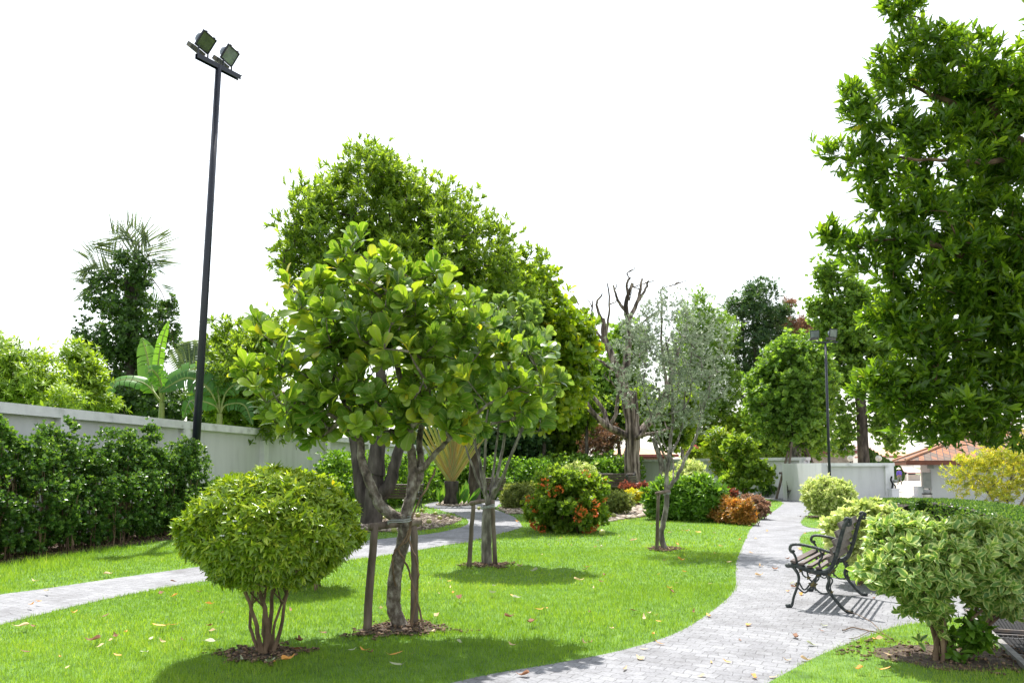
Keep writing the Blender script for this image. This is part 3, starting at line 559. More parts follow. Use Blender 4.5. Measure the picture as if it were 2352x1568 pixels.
# ================================================================== BENCHES
BD = .84
def side_frame(root, x, ornament=True):
    """one cast iron end of the bench, local: x along, back towards -y"""
    def P(L): return [(x, -b*BD, z) for b, z in L]
    t = MB()
    t.tube(smooth_line(P([(-.03, 0.0), (.01, .035), (.035, .12), (.085, .24), (.10, .34), (.05, .42), (.0, .445)])), [.024, .022, .019, .018, .017, .016, .015, .014, .014, .014, .014, .014, .014, .014, .014, .014, .014, .014, .015, .015, .016, .016, .017, .018, .018, .018, .018, .018, .018, .018, .018][:31], 7)
    t.ball((x, .03, .02), .034, 8, .7); t.build('leg', M['iron'], root, True, local=True); t = MB()
    t.tube(smooth_line(P([(.70, 0.0), (.62, .035), (.53, .12), (.44, .23), (.46, .32), (.42, .40)])), .017, 7)
    t.ball((x, -.69*BD, .02), .034, 8, .7); t.build('leg', M['iron'], root, True, local=True)
    r = MB()   # wide seat rail sweeping up into the back
    prof = smooth_line(P([(-.02, .44), (.06, .455), (.16, .43), (.30, .40), (.42, .405), (.50, .47), (.56, .60), (.61, .76), (.66, .90), (.71, .955)]), 4)
    r.tube(prof, [.022+.012*math.sin(math.pi*min(1, i/22)) for i in range(len(prof))], 7)
    r.tube(smooth_line(P([(.66, .90), (.72, .90), (.73, .955), (.68, .97), (.655, .94)]), 4), .014, 6)
    r.ball((x, .02, .445), .035, 8, .8); r.build('side_rail', M['iron'], root, True, local=True)
    a = MB()
    a.tube(smooth_line(P([(.545, .60), (.42, .625), (.28, .655), (.12, .675), (.03, .665), (.005, .62), (.03, .59), (.055, .61)])), .0165, 7)
    a.tube(smooth_line(P([(.03, .60), (.07, .54), (.085, .47), (.09, .44)])), .013, 6)
    a.tube(smooth_line(P([(.37, .42), (.35, .50), (.39, .56), (.36, .63)])), .010, 6)
    a.build('armrest', M['iron'], root, True, local=True)
    if ornament:
        v = MB()
        for L in ([(.09, .30), (.16, .20), (.24, .27), (.30, .33), (.37, .36)], [(.08, .22), (.17, .17), (.26, .24), (.36, .18), (.47, .19)], [(.20, .42), (.22, .33), (.27, .28), (.30, .20)],
                  [(.33, .40), (.34, .33), (.29, .28)], [(.45, .38), (.50, .32), (.47, .25), (.50, .16)], [(.14, .42), (.15, .36), (.19, .33)]):
            v.tube(smooth_line(P(L), 4), .009, 5)
        nv = len(v.F); lf = v
        for (b, z, s) in ((.27, .26, .055), (.13, .40, .03), (.45, .37, .04), (.34, .37, .035), (.48, .2, .03), (.07, .25, .028), (.22, .33, .03)):
            n = 10; V = [(x-.014, -b*BD, z), (x+.014, -b*BD, z)]
            for i in range(n):
                q = s*(1 if i % 2 == 0 else .55); an = 2*math.pi*i/n+.3; V.append((x, -(b*BD+q*math.cos(an)), z+q*math.sin(an)))
            lf.add(V, [(0, 2+i, 2+(i+1) % n) for i in range(n)]+[(1, 2+(i+1) % n, 2+i) for i in range(n)])
        o = v.build('vine_ornament', [M['iron'], M['gold']], root, local=True)
        for pl in list(o.data.polygons)[nv:]: pl.material_index = 1
def bench(label, loc, rz, L=1.22, group='park benches with iron ends and wooden slats', orn=True):
    t = T('park_bench', label, 'bench', loc, group, rz)
    side_frame(t, 0, orn); side_frame(t, L, orn)
    for k, (b, z, tilt) in enumerate([(.045, .462, .25), (.145, .445, -.12), (.245, .425, -.12), (.345, .415, -.02)]):
        R = Matrix.Translation((0, -b*BD, z+.028)) @ Matrix.Rotation(tilt, 4, 'X')
        MB().box(-.035, L+.035, -.028, .028, -.011, .011, R).build('seat_slat', M['slat'], t, local=True)
    for (b, z) in ((.505, .53), (.538, .62), (.568, .71), (.60, .80), (.64, .89)):
        R = Matrix.Translation((0, -b*BD+.030, z)) @ Matrix.Rotation(math.radians(-20), 4, 'X')
        MB().box(-.035, L+.035, -.011, .011, -.034, .034, R).build('back_slat', M['slat'], t, local=True)
    return t
b0 = bench('weathered iron bench standing on the grey path beside the big variegated shrub', (2.99, 8.06, .004), math.atan2(.85, .53))
PI = math.pi
g_ = G(957, 1176); bt = dup(b0, (g_.x+.05, 25.0, 0), PI-.15, 'wooden slatted bench behind the thick dark tree trunks')
bt = dup(b0, (W(1160, 1100, 33).x, 33, 0), PI, 'slatted bench behind the second round-leaved tree', 1.12)
bt = dup(b0, (W(1462, 1100, 31.5).x, 31.5, 0.08), PI-.08, 'slatted bench in front of the pruned bare tree', 1.25)
bt = dup(b0, (W(1500, 1100, 31).x, 31.8, 0.08), PI+1.2, 'iron bench seen end on between red plants beyond the pruned tree', 1.15)
bt = dup(b0, (W(1868, 1100, 33.4).x, 33.2, 0), PI-.35, 'iron bench under the round-headed staked tree by the white wall', .95)
bt = dup(b0, (W(1040, 1100, 33).x, 34.5, 0), PI, 'slatted bench partly hidden behind the fan palm', 1.1)

# ================================================================== TREES AND SHRUBS
def stems(base, tips, r0, r1, k=4, jit=.02, n=6, spread=.1, rise=.45):
    out = []
    for tp in tips:
        b = Vector(base)+Vector((random.uniform(-spread, spread), random.uniform(-spread, spread), 0)); tp = Vector(tp)
        mid = b.lerp(tp, rise)+Vector((0, 0, (tp-b).length*.08)); mid.x = b.x+(tp.x-b.x)*rise*.75
        P = smooth_line([b, mid, tp], k, jit); out.append((P, [r0+(r1-r0)*i/(len(P)-1) for i in range(len(P))], n))
    return out
def bush(name, label, cat, mat, blobs, base, clumps, cr, ros, per, size, tm=LEAF_S, bark='bark_brown', nst=7, group=None, flower=None, zmin=.05, stem_r=.015, **kw):
    t = T(name, label, cat, base, group)
    C = foliage('foliage', t, M[mat], blobs, clumps, cr, ros, per, size, tm, zmin=zmin, **kw)
    B = np.array(blobs); lo, hi = (B[:, 0]-B[:, 3]).min(), (B[:, 0]+B[:, 3]).max()
    tips = [C[i] for i in RNG.integers(0, len(C), nst)]
    sp = (hi-lo)*.25 if nst > 7 else .1
    tubes_obj('stem', stems(base, tips, stem_r, stem_r*.4, spread=min(sp, .5)), M[bark], t)
    if flower: flower(t)
    return t
def blooms(parent, blobs, n, per, size, mat='flower', ball=.06, shell=.95, name='flower_cluster', front=True):
    C, O = sample(blobs, n*3, shell)
    if front: k = O[:, 1] < .15; C, O = C[k][:n], O[k][:n]
    C = C[:n]; O = O[:n]
    for c, o in zip(C, O):
        P = c+norm(RNG.normal(size=(per, 3)))*ball*.5; D = norm(P-c+o*ball*.4)
        V, F, A = leaves(P, D, RNG.normal(size=(per, 3)), size, LEAF_O, RNG.random(per))
        mk(name, V, F, M[mat], parent, attrs=A)

# --- clipped ball shrub in front
def ball_shrub():
    base = G(607, 1503); d = base.y; t = T('clipped_shrub', 'clipped mushroom-shaped bright green shrub on several slim stems in the mown grass', 'shrub', base)
    c = W(624, 1236, d); s = d/FO; n = 15500
    # dome: upper half ellipsoid tall, lower part shallow
    u = norm(RNG.normal(size=(n, 3))); u = u[(u[:, 2] > -.75)]; n = len(u)
    lump = 1+.035*np.sin(u[:, 0]*9+2*np.sin(u[:, 2]*7))+.03*np.sin(u[:, 1]*11+u[:, 2]*8)+.035*np.sin(u[:, 0]*31+3*np.sin(u[:, 1]*23))*np.sin(u[:, 2]*29+2*np.sin(u[:, 0]*19))
    rz = np.where(u[:, 2] > 0, 146*s, 122*s); rad = np.where(u[:, 2] > 0, 1.0, 1.0-.48*np.abs(u[:, 2])**.9)
    dep = 1-.34*RNG.random(n)**1.7
    P = np.stack([c.x+u[:, 0]*192*s*rad*lump*dep, c.y+u[:, 1]*190*s*rad*lump*dep, c.z+u[:, 2]*rz*lump*dep], 1)
    P[:, 2] += RNG.normal(0, .012, n)
    per = 5; ri = np.repeat(np.arange(n), per); N_ = n*per; k = np.tile(np.arange(per), n)
    ax = norm(u*1.1+np.array([0, 0, .12])+RNG.normal(size=(n, 3))*.3); t1 = norm(np.cross(ax, RNG.normal(size=(n, 3)))); t2 = np.cross(ax, t1)
    ph = k*2.4+RNG.random(N_); cn = .45+.65*RNG.random(N_)
    D = ax[ri]*np.cos(cn)[:, None]+(t1[ri]*np.cos(ph)[:, None]+t2[ri]*np.sin(ph)[:, None])*np.sin(cn)[:, None]; D[:, 2] -= .28
    V, F, A = leaves(P[ri], D, ax[ri]+RNG.normal(size=(N_, 3))*.25, .064*(1+RNG.normal(0, .22, N_)), tmpl_q(.155, .25, .45, -.16), np.clip(.5*RNG.random(n)[ri]+.5*RNG.random(N_), 0, 1))
    mk('foliage', V, F, M['l_ball'], t, attrs=A)
    lines = []
    for k_, (bx, by, mx, my, tx, ty, dz, r) in enumerate([(600, 1498, 584, 1420, 552, 1330, -.1, .022), (606, 1505, 612, 1430, 595, 1350, -.02, .03), (615, 1500, 622, 1420, 628, 1345, .1, .024), (628, 1495, 645, 1440, 664, 1345, .03, .02), (598, 1500, 575, 1440, 580, 1345, .12, .018), (618, 1503, 604, 1440, 612, 1340, .2, .018), (622, 1500, 633, 1430, 672, 1320, .1, .015)]):
        P = smooth_line([W(bx, by, d+dz*.3), W(mx, my, d+dz), W(tx, ty, d+dz*1.5), W(tx+(tx-610)*.7, ty-80, d+dz*2.4)], 5, .006); lines.append((P, [r*.95-(r*.6)*i/(len(P)-1) for i in range(len(P))], 8))
    for i in range(45):
        L = lines[i % 7][0]; p = L[random.randint(7, len(L)-1)]; q = np.array(c)+norm(RNG.normal(size=(1, 3)))[0]*np.array([180, 180, 120])*s
        lines.append((smooth_line([p, p.lerp(Vector(q), .5)+Vector((0, 0, .03)), Vector(q)], 3, .005), [.008, .007, .006, .005, .004, .003, .003], 5))
    tubes_obj('stem', lines, M['bark_brown'], t)
    nf = 34; uu = norm(RNG.normal(size=(nf*4, 3))); uu = uu[(uu[:, 2] > 0.0) & (uu[:, 1] < .4)][:nf]
    for q in uu:
        p = np.array([c.x+q[0]*200*s, c.y+q[1]*198*s, c.z+q[2]*149*s]); a = RNG.random()*6
        D = np.array([[math.cos(a+i*1.257), math.sin(a+i*1.257), .35] for i in range(5)]); V, F, A = leaves(np.repeat(p[None], 5, 0), D, np.tile(q, (5, 1)), .020, LEAF_O, RNG.random(5))
        mk('flower', V, F, M['white_flower'], t, attrs=A)
ball_shrub()

# --- support frames
def support(label, posts, bar, tie, d, r=.035, group='wooden support frames tied to young trees', mat='wood_stake'):
    b = W(posts[0][0], posts[0][1], posts[0][4]); t = T('support_frame', label, 'tree support', (b.x, b.y, 0), group)
    for (x0, y0, x1, y1, dd) in posts:
        p0 = W(x0, y0, dd); p0.z = max(p0.z-.03, -.25); P = smooth_line([p0, p0.lerp(W(x1, y1, dd), .5)+Vector((random.uniform(-.015, .015), 0, 0)), W(x1, y1, dd)], 4, .004)
        MB().tube(P, [r*1.05-r*.15*i/8 for i in range(9)], 10).build('post', M[mat], t, True)
    if bar: MB().tube([W(*bar[0]), W(*bar[0]).lerp(W(*bar[1]), .5)+Vector((0, 0, .004)), W(*bar[1])], r*.95, 10).build('crossbar', M[mat], t, True)
    if tie:
        x, y, dd, rx = tie; c = W(x, y, dd); P = [c+Vector((rx*math.cos(a*.5236), rx*math.sin(a*.5236)-.02, .012*math.sin(a)+.02*math.cos(a*.5236))) for a in range(13)]
        m_ = MB(); m_.tube(P, .006, 5); m_.tube([p+Vector((0, 0, .018)) for p in P], .006, 5); m_.build('tie_rope', M['wire'], t)
    return t
support('thick log posts and crossbar tied to the round-leaved tree in front', [(843, 1450, 862, 1206, 6.95), (951, 1436, 950, 1202, 7.2)], [(848, 1210, 6.93), (966, 1197, 7.22)], (918, 1197, 7.0, .11), 7, .038)

# --- paddle leaved tree in front
def tree1():
    base = G(922, 1440); d = base.y; t = T('round_leaved_tree', 'small tree with big round glossy leaves and a crooked forked trunk tied to log posts', 'tree', base)
    def L(pts, r0, r1, k=6, j=.006): return (smooth_line([W(x, y, d+dz) for x, y, dz in pts], k, j), r0, r1)
    lines = [L([(925, 1445, 0), (908, 1410, .0), (903, 1370, 0), (912, 1300, 0), (926, 1240, 0), (930, 1190, 0)], .074, .060),
             L([(930, 1190, 0), (905, 1187, -.02), (868, 1150, -.05), (848, 1105, -.08), (832, 1060, -.08), (826, 1010, -.05), (800, 940, .1), (760, 860, .2)], .062, .022),
             L([(930, 1190, 0), (945, 1130, .03), (948, 1060, .05), (938, 1000, .05), (925, 900, .1), (900, 780, .1), (870, 680, .0)], .058, .018),
             L([(945, 1140, .03), (966, 1080, .1), (965, 1000, .15), (985, 900, .2), (1000, 800, .3)], .045, .015),
             L([(958, 1085, .08), (985, 1060, .02), (1015, 1025, -.1), (1060, 980, -.2), (1120, 930, -.3)], .034, .013),
             L([(826, 1010, -.05), (770, 960, -.2), (700, 930, -.3), (650, 900, -.3)], .025, .010)]
    bl = [blob(x, y, rx, ry, d+dz, rd) for x, y, rx, ry, dz, rd in [(850, 690, 165, 120, 0, 150), (845, 590, 70, 55, 0, 70), (720, 740, 130, 110, 0, 140), (960, 720, 140, 120, .1, 150), (900, 840, 220, 140, 0, 190), (690, 880, 130, 90, -.1, 130), (1090, 880, 170, 120, 0, 150), (1050, 760, 110, 90, .2, 110), (1215, 915, 60, 65, 0, 70), (600, 860, 55, 70, 0, 70), (800, 950, 170, 70, -.1, 130), (745, 1010, 40, 35, -.2, 50), (680, 960, 70, 40, -.1, 60), (880, 985, 80, 45, -.2, 60), (1000, 975, 70, 45, -.2, 60), (1180, 820, 70, 60, 0, 70)]]
    C, O = sample(bl, 450, .35)
    # rosettes at the twig ends
    per = 9; n = len(C); ri = np.repeat(np.arange(n), per); k = np.tile(np.arange(per), n); N_ = n*per
    ax = norm(O*.75+np.array([0, -.12, .55])+RNG.normal(size=(n, 3))*.35); t1 = norm(np.cross(ax, RNG.normal(size=(n, 3)))); t2 = np.cross(ax, t1)
    ph = k*2.4+RNG.random(n)[ri]*6+RNG.normal(0, .2, N_); cn = (.28+1.0*k/per)*(1+RNG.normal(0, .15, N_))
    D = ax[ri]*np.cos(cn)[:, None]+(t1[ri]*np.cos(ph)[:, None]+t2[ri]*np.sin(ph)[:, None])*np.sin(cn)[:, None]
    V, F, A = leaves(C[ri]-ax[ri]*(k/per*.07)[:, None], D, ax[ri]+RNG.normal(size=(N_, 3))*.1, .158*(1+RNG.normal(0, .16, N_)).clip(.5, 1.4), PADDLE, np.clip(.5*RNG.random(n)[ri]+.5*RNG.random(N_), 0, 1))
    mk('foliage', V, F, M['l_paddle'], t, smooth=True, attrs=A)
    lo = C-ax*.04
    tubes = skeleton(lines, lo[RNG.permutation(n)[:430]], .22, .0062, .42, start=1, jit=.022, rmax=.035)
    tubes_obj('trunk', tubes, M['bark_pale'], t)
    # hanging vine wound round the trunk
    v = [(smooth_line([W(*p) for p in L_], 6, .006), [.010]*200, 5) for L_ in (
        [(1000, 1075, d), (985, 1110, d-.1), (948, 1180, d-.12), (935, 1230, d-.12), (905, 1270, d-.13), (902, 1300, d-.15), (908, 1345, d-.1)],
        [(948, 1180, d-.12), (938, 1235, d-.12), (915, 1260, d-.12), (930, 1290, d-.14), (950, 1345, d-.16), (975, 1455, d-.2)],
        [(938, 1235, d-.1), (955, 1285, d-.15), (960, 1330, d-.16), (945, 1440, d-.1)])]
    v = [(P, R[:len(P)], n_) for P, R, n_ in v]
    tubes_obj('climbing_stem', v, M['bark_brown'], t)
tree1()
# --- second tree, paddle leaves, many upright limbs
def tree2():
    base = G(1119, 1296); d = base.y; t = T('round_leaved_tree', 'pale-trunked round-leaved tree with many upright limbs between two thin stakes', 'tree', base)
    lines = [(smooth_line([W(1119, 1300, d), W(1117, 1230, d), W(1121, 1160, d)], 6, .006), .085, .075)]
    for (x1, y1, x2, y2, dz, r) in [(1105, 1080, 1085, 990, .2, .04), (1112, 1070, 1120, 940, -.2, .035), (1140, 1100, 1165, 970, .3, .045), (1160, 1080, 1215, 950, -.2, .04), (1100, 1110, 1060, 1000, 0, .03), (1135, 1060, 1150, 940, .3, .03), (1150, 1105, 1190, 1010, -.3, .03)]:
        lines.append((smooth_line([W(1121, 1160, d), W((1121+x1)/2, 1125, d+dz*.3), W(x1, y1, d+dz*.7), W(x2, y2, d+dz*1.5)], 5, .012), r, r*.45))
    bl = [blob(x, y, rx, ry, d+dz, rd) for x, y, rx, ry, dz, rd in [(1130, 870, 130, 90, .2, 130), (1190, 900, 105, 75, 0, 100), (1170, 780, 100, 90, .3, 100), (1070, 800, 90, 90, .3, 90), (1120, 960, 110, 40, 0, 90), (1240, 880, 50, 60, 0, 60), (1215, 965, 50, 30, 0, 50)]]
    C = foliage('foliage', t, M['l_paddle_grey'], bl, 330, .02, 330, 9, .20, PADDLE, cone=.95, up=.6, shell=.3, svar=.15, jit=.5)
    tubes_obj('trunk', skeleton(lines, C[:200], .3, .008, .42, start=1, jit=.04, rmax=.035), M['bark_grey'], t)
tree2()
support('pair of thin dark stakes holding the second round-leaved tree', [(1077, 1300, 1088, 1152, 11.2), (1138, 1298, 1132, 1148, 11.5)], [(1080, 1156, 11.15), (1112, 1150, 11.3)], (1121, 1165, 11.3, .10), 11, .034)
# --- silver tree
def tree3():
    base = G(1524, 1260); d = base.y; t = T('silver_leaved_tree', 'slender tree with fine silvery foliage and forked grey limbs standing in the mown grass', 'tree', base)
    def L(pts, r0, r1, k=5): return (smooth_line([W(x, y, d+dz) for x, y, dz in pts], k, .012), r0, r1)
    lines = [L([(1526, 1262, 0), (1519, 1225, 0), (1528, 1180, 0), (1531, 1125, 0)], .056, .046),
             L([(1531, 1125, 0), (1533, 1070, 0), (1542, 1000, .1), (1545, 900, .2), (1530, 780, .2)], .042, .014),
             L([(1531, 1125, 0), (1555, 1095, 0), (1575, 1050, .1), (1600, 1000, .2), (1615, 930, .3), (1640, 850, .2)], .04, .013),
             L([(1533, 1060, 0), (1512, 1010, -.2), (1495, 950, -.2), (1470, 860, -.3)], .022, .01),
             L([(1540, 1040, 0), (1565, 990, .2), (1575, 900, .3), (1590, 800, .3)], .024, .01),
             L([(1590, 1030, 0), (1610, 960, -.2), (1630, 900, -.3)], .016, .008),
             L([(1520, 1030, -.1), (1500, 1000, .3), (1455, 930, .4)], .014, .008),
             L([(1548, 1110, 0), (1545, 1060, .3), (1520, 1000, .5), (1515, 900, .6)], .018, .008)]
    bl = [blob(x, y, rx, ry, d+dz, rd) for x, y, rx, ry, dz, rd in [(1450, 790, 65, 75, 0, 80), (1530, 760, 90, 80, 0, 110), (1610, 790, 70, 90, 0, 90), (1500, 870, 90, 80, 0, 100), (1590, 880, 85, 75, 0, 100), (1440, 870, 40, 50, 0, 50), (1550, 700, 45, 35, 0, 50), (1550, 960, 90, 40, 0, 80)]]
    C = foliage('foliage', t, M['l_silver'], bl, 420, .12, 2900, 8, .055, LEAF_N, cone=.8, up=.5, shell=.2, jit=.7)
    tubes_obj('trunk', skeleton(lines, C, .25, .0035, .5, start=1, jit=.05, rmax=.02), M['bark_grey'], t)
tree3()
support('single grey stake tied with a short crosspiece to the slender silvery tree', [(1509, 1264, 1513, 1130, 13.45)], [(1507, 1133, 13.4), (1538, 1128, 13.6)], (1531, 1134, 13.6, .065), 13, .033)
def tree(name, label, cat, trunk, mat, blobs, clumps, cr, ros, per, size, tm=LEAF_S, bark='bark_dark', r=(.15, .08), limbs=(), twig=.006, nskel=None, seg=.4, jit=.08, group=None, smooth_=5, start=0, tp='crown', **kw):
    """trunk: [(x, y, d)] photo positions from the foot up; limbs: extra polylines [(pts, r0, r1)]"""
    P = [W(*p) for p in trunk]
    if P[0].z < .5: P[0].z = -.26
    t = T(name, label, cat, P[0], group)
    C = foliage(tp, t, M[mat], blobs, clumps, cr, ros, per, size, tm, **kw)
    lines = [(smooth_line(P, smooth_, .01), r[0], r[1])]+[(smooth_line([W(*p) for p in L], smooth_, .015), a, b) for L, a, b in limbs]
    att = C if nskel is None else C[RNG.permutation(len(C))[:nskel]]
    tubes_obj('trunk', skeleton(lines, att, seg, twig, .45, start=1 if limbs else None, jit=jit, rmax=r[1]*.9), M[bark], t)
    return t
def BL(d, rows): return [blob(x, y, rx, ry, d+dz, rd) for x, y, rx, ry, dz, rd in rows]

# --- big tree behind the front tree
tree('broadleaf_tree', 'large bushy bright green tree with thick dark forked trunks behind the round-leaved tree', 'tree',
     [(850, 1205, 20), (858, 1150, 20), (862, 1090, 20)], 'l_mid',
     BL(20.5, [(825, 412, 95, 72, 0, 120), (880, 490, 130, 115, .5, 180), (705, 495, 72, 75, 0, 100), (760, 540, 120, 110, 0, 170), (990, 470, 95, 85, .5, 130), (1050, 540, 110, 100, .5, 150), (720, 620, 70, 80, 0, 110), (1120, 600, 90, 80, 0, 120), (1000, 650, 170, 110, 0, 200), (850, 650, 170, 120, 0, 200), (1190, 640, 70, 60, 0, 90), (1258, 590, 20, 24, 0, 20), (1235, 680, 50, 60, 0, 60)]),
     380, .36, 6800, 9, .18, LANCE, 'bark_dark', (.32, .22),
     [([(862, 1090, 20), (866, 1040, 20), (880, 950, 20), (870, 800, 20.3), (850, 640, 20.5)], .26, .08),
      ([(858, 1150, 20), (895, 1110, 19.9), (908, 1060, 19.8), (935, 980, 19.8), (990, 850, 20), (1030, 700, 20.3)], .20, .07),
      ([(855, 1180, 20), (828, 1130, 20.1), (820, 1060, 20.2), (800, 950, 20.2), (760, 800, 20.4), (740, 650, 20.5)], .20, .07)], twig=.012, seg=.6, jit=.12, cone=.85, up=.8, shell=.3, svar=.2, out=.5)
tree('broadleaf_tree', 'bushy bright green tree rising just behind the side wall beside the floodlight pole', 'tree',
     [(560, 1120, 23.5), (560, 1000, 23.5)], 'l_mid', BL(23.5, [(545, 800, 50, 55, 0, 80), (570, 860, 90, 90, 0, 120), (540, 920, 60, 60, 0, 90), (600, 960, 70, 40, 0, 90), (620, 790, 50, 50, 0, 70)]),
     160, .4, 2600, 9, .19, LANCE, 'bark_dark', (.14, .10), twig=.010, cone=.85, up=.8, shell=.3)
# --- yellowing tree to its right
tree('yellow_leaved_tree', 'dense tree with yellowing glossy leaves and dark straight trunk behind the second round-leaved tree', 'tree',
     [(1088, 1152, 31), (1090, 1090, 31), (1092, 1000, 31)], 'l_yellow',
     BL(26, [(1150, 640, 50, 45, 0, 80), (1140, 720, 90, 90, 0, 140), (1240, 700, 70, 70, 0, 100), (1230, 790, 110, 100, 0, 160), (1320, 730, 42, 40, 0, 50), (1310, 800, 50, 60, 0, 80), (1290, 890, 70, 70, 0, 110), (1200, 900, 110, 80, 0, 150), (1090, 800, 90, 90, 0, 120)]),
     300, .35, 4300, 8, .24, PADDLE, 'bark_dark', (.30, .2), [([(1092, 1000, 31), (1110, 930, 29), (1150, 850, 27), (1170, 750, 26)], .2, .06), ([(1092, 1000, 31), (1130, 960, 29), (1220, 900, 27), (1260, 800, 26)], .15, .05)], twig=.012, seg=.6, jit=.1, nskel=200, cone=.9, up=.75, shell=.4)

# --- greenery behind the side wall
tree('drooping_tree', 'lime green tree with drooping leaves above the side wall at the picture edge', 'tree',
     [(40, 1120, 18), (40, 980, 18)], 'l_lime', BL(18, [(30, 830, 60, 45, 0, 70), (-30, 850, 60, 70, 0, 70), (70, 880, 60, 50, 0, 70), (20, 900, 60, 40, 0, 60), (130, 930, 60, 35, 0, 60), (-40, 930, 80, 40, 0, 60)]),
     110, .28, 1500, 9, .15, LANCE, 'bark_brown', (.08, .05), cone=1.5, up=.5, shell=.4)
tree('drooping_tree', 'lower lime green tree with drooping leaves beside the vine-covered palm', 'tree',
     [(180, 1120, 20), (180, 960, 20)], 'l_lime', BL(20, [(180, 840, 40, 35, 0, 50), (205, 880, 30, 30, 0, 40), (165, 900, 45, 35, 0, 50), (200, 930, 50, 25, 0, 50), (240, 930, 30, 15, 0, 30)]),
     70, .25, 900, 9, .15, LANCE, 'bark_brown', (.07, .04), cone=1.5, up=.5, shell=.4)
def vine_palm():
    d = 26.5; base = W(300, 1100, d); base.z = -.26; t = T('overgrown_palm', 'tall palm smothered in dark climbing vines with thin fronds sticking out on top', 'palm', base)
    bl = BL(d, [(300, 625, 42, 50, 0, 50), (290, 690, 75, 65, 0, 80), (255, 770, 65, 65, 0, 80), (340, 760, 60, 80, 0, 80), (300, 825, 55, 35, 0, 50), (290, 900, 80, 60, 0, 80), (250, 920, 70, 50, 0, 60), (330, 920, 80, 50, 0, 60), (215, 640, 14, 12, 0, 12), (385, 700, 16, 12, 0, 12)])
    foliage('vine_foliage', t, M['l_vine'], bl, 380, .22, 6500, 6, .11, LEAF_O, cone=1.2, up=.3, shell=.5)
    tubes_obj('trunk', [(smooth_line([base, W(302, 900, d), W(300, 640, d)], 5), [.22]*11, 9)], M['bark_dark'], t)
    def frond(x0, y0, x1, y1, x2, y2, n=26, ll=.9, mat='l_grey', dz=0):
        P = smooth_line([W(x0, y0, d), W(x1, y1, d+dz), W(x2, y2, d+dz*1.6)], 13); m_ = len(P)
        Q = []; D = []; U = []
        for i in range(3, m_):
            tdir = (P[i]-P[i-1]).normalized(); sd = tdir.cross(Vector((0, -1, .2))).normalized()
            for s_ in (-1, 1):
                Q.append(P[i]); D.append(tdir*.75+sd*s_*.8+Vector((0, random.uniform(-.3, .3), -.12))); U.append((0, -1, .3))
        sz = np.array([ll*(1-.45*(i/m_)**2)*(.9+.2*random.random()) for i in range(3, m_) for _ in (0, 1)])
        V, F, A = leaves(np.array(Q), np.array(D), np.array(U), sz, tmpl_q(.017, .1, .4, -.06), RNG.random(len(Q)))
        f = mk('frond', V, F, M[mat], t, attrs=A)
        tubes_obj('rachis', [(P, [.022-.016*i/m_ for i in range(m_)], 5)], M['bark_brown'], f)
    for a in ((300, 620, 280, 565, 258, 545), (305, 610, 320, 560, 290, 530), (310, 620, 345, 580, 352, 548), (290, 640, 240, 600, 205, 600), (280, 660, 230, 640, 205, 650)): frond(*a, ll=1.6)
    for a in ((340, 700, 385, 730, 400, 800), (350, 640, 375, 680, 390, 740), (350, 800, 380, 850, 372, 900), (250, 740, 205, 770, 195, 810), (330, 640, 345, 600, 356, 620)): frond(*a, ll=.9, mat='l_vine')
vine_palm()
def banana(label, x, y, d, specs, ymid=None):
    base = W(x, y, d); base.z = -.26; t = T('banana_plant', label, 'banana plant', base)
    top = W(x, y, d)
    tubes_obj('stem', [(smooth_line([base, (base+top)/2, top], 3), [.13, .12, .12, .11, .10, .09, .08], 9)], M['petiole_plain'], t)
    for (x1, y1, x2, y2, x3, y3, wd, dz, face) in specs:
        P = smooth_line([top, W(x1, y1, d+dz*.5), W(x2, y2, d+dz), W(x3, y3, d+dz*1.2)], 9); n = len(P); k0 = int(n*.28)
        tubes_obj('leaf_stalk', [(P, [.035-.028*i/n for i in range(n)], 6)], M['petiole_plain'], t)
        V = []; F = []; A = []; rnd = random.random(); seq = P[k0:]; m_ = len(seq)
        fv = Vector(face).normalized()
        for s_ in (-1, 1):
            i = 0
            while i < m_-1:
                j = min(m_-1, i+random.choice([1, 2, 2, 3, 4])); dro = random.uniform(0, .25); b = len(V); cnt_ = j-i+1
                for q in range(i, j+1):
                    u = q/(m_-1); tdir = (seq[min(q+1, m_-1)]-seq[max(q-1, 0)]).normalized(); sd = tdir.cross(fv).normalized()
                    ww = wd*min(1, (u*7+.15))*max(.03, (1-u**3.2))**.8; sh = .02 if q == j and j < m_-1 else 0
                    pm = seq[q]-tdir*sh
                    V += [pm, pm+sd*s_*ww*.55+fv*ww*.12, pm+sd*s_*ww*.95+fv*(.10-dro)*ww-Vector((0, 0, dro*ww*.6))]
                    A += [(rnd, 0, u), (rnd, .55*s_, u), (rnd, s_, u)]
                for q in range(cnt_-1):
                    for e in (0, 1): F.append((b+q*3+e, b+q*3+e+1, b+q*3+3+e+1, b+q*3+3+e))
                i = j
        mk('leaf_blade', [tuple(v) for v in V], np.array(F), M['l_banana'], t, smooth=True, attrs=A)
M['petiole_plain'] = surf('green_stalk', [(0.16, 0.22, 0.05), (0.3, 0.34, 0.10)], 6, 0.5, 0.1)
banana('banana plant with one upright pale leaf in front of the vine-covered palm', 372, 925, 21.8,
       [(350, 890, 338, 820, 326, 775, .36, .8, (.3, -1, 0)), (362, 860, 370, 790, 388, 735, .17, 0, (.8, -1, 0)), (330, 880, 270, 875, 240, 925, .30, -.3, (-.3, -1, 1)), (390, 875, 460, 845, 505, 872, .40, .1, (0, -1, .9)), (370, 880, 350, 850, 335, 860, .28, -.4, (0, -1, .6))])
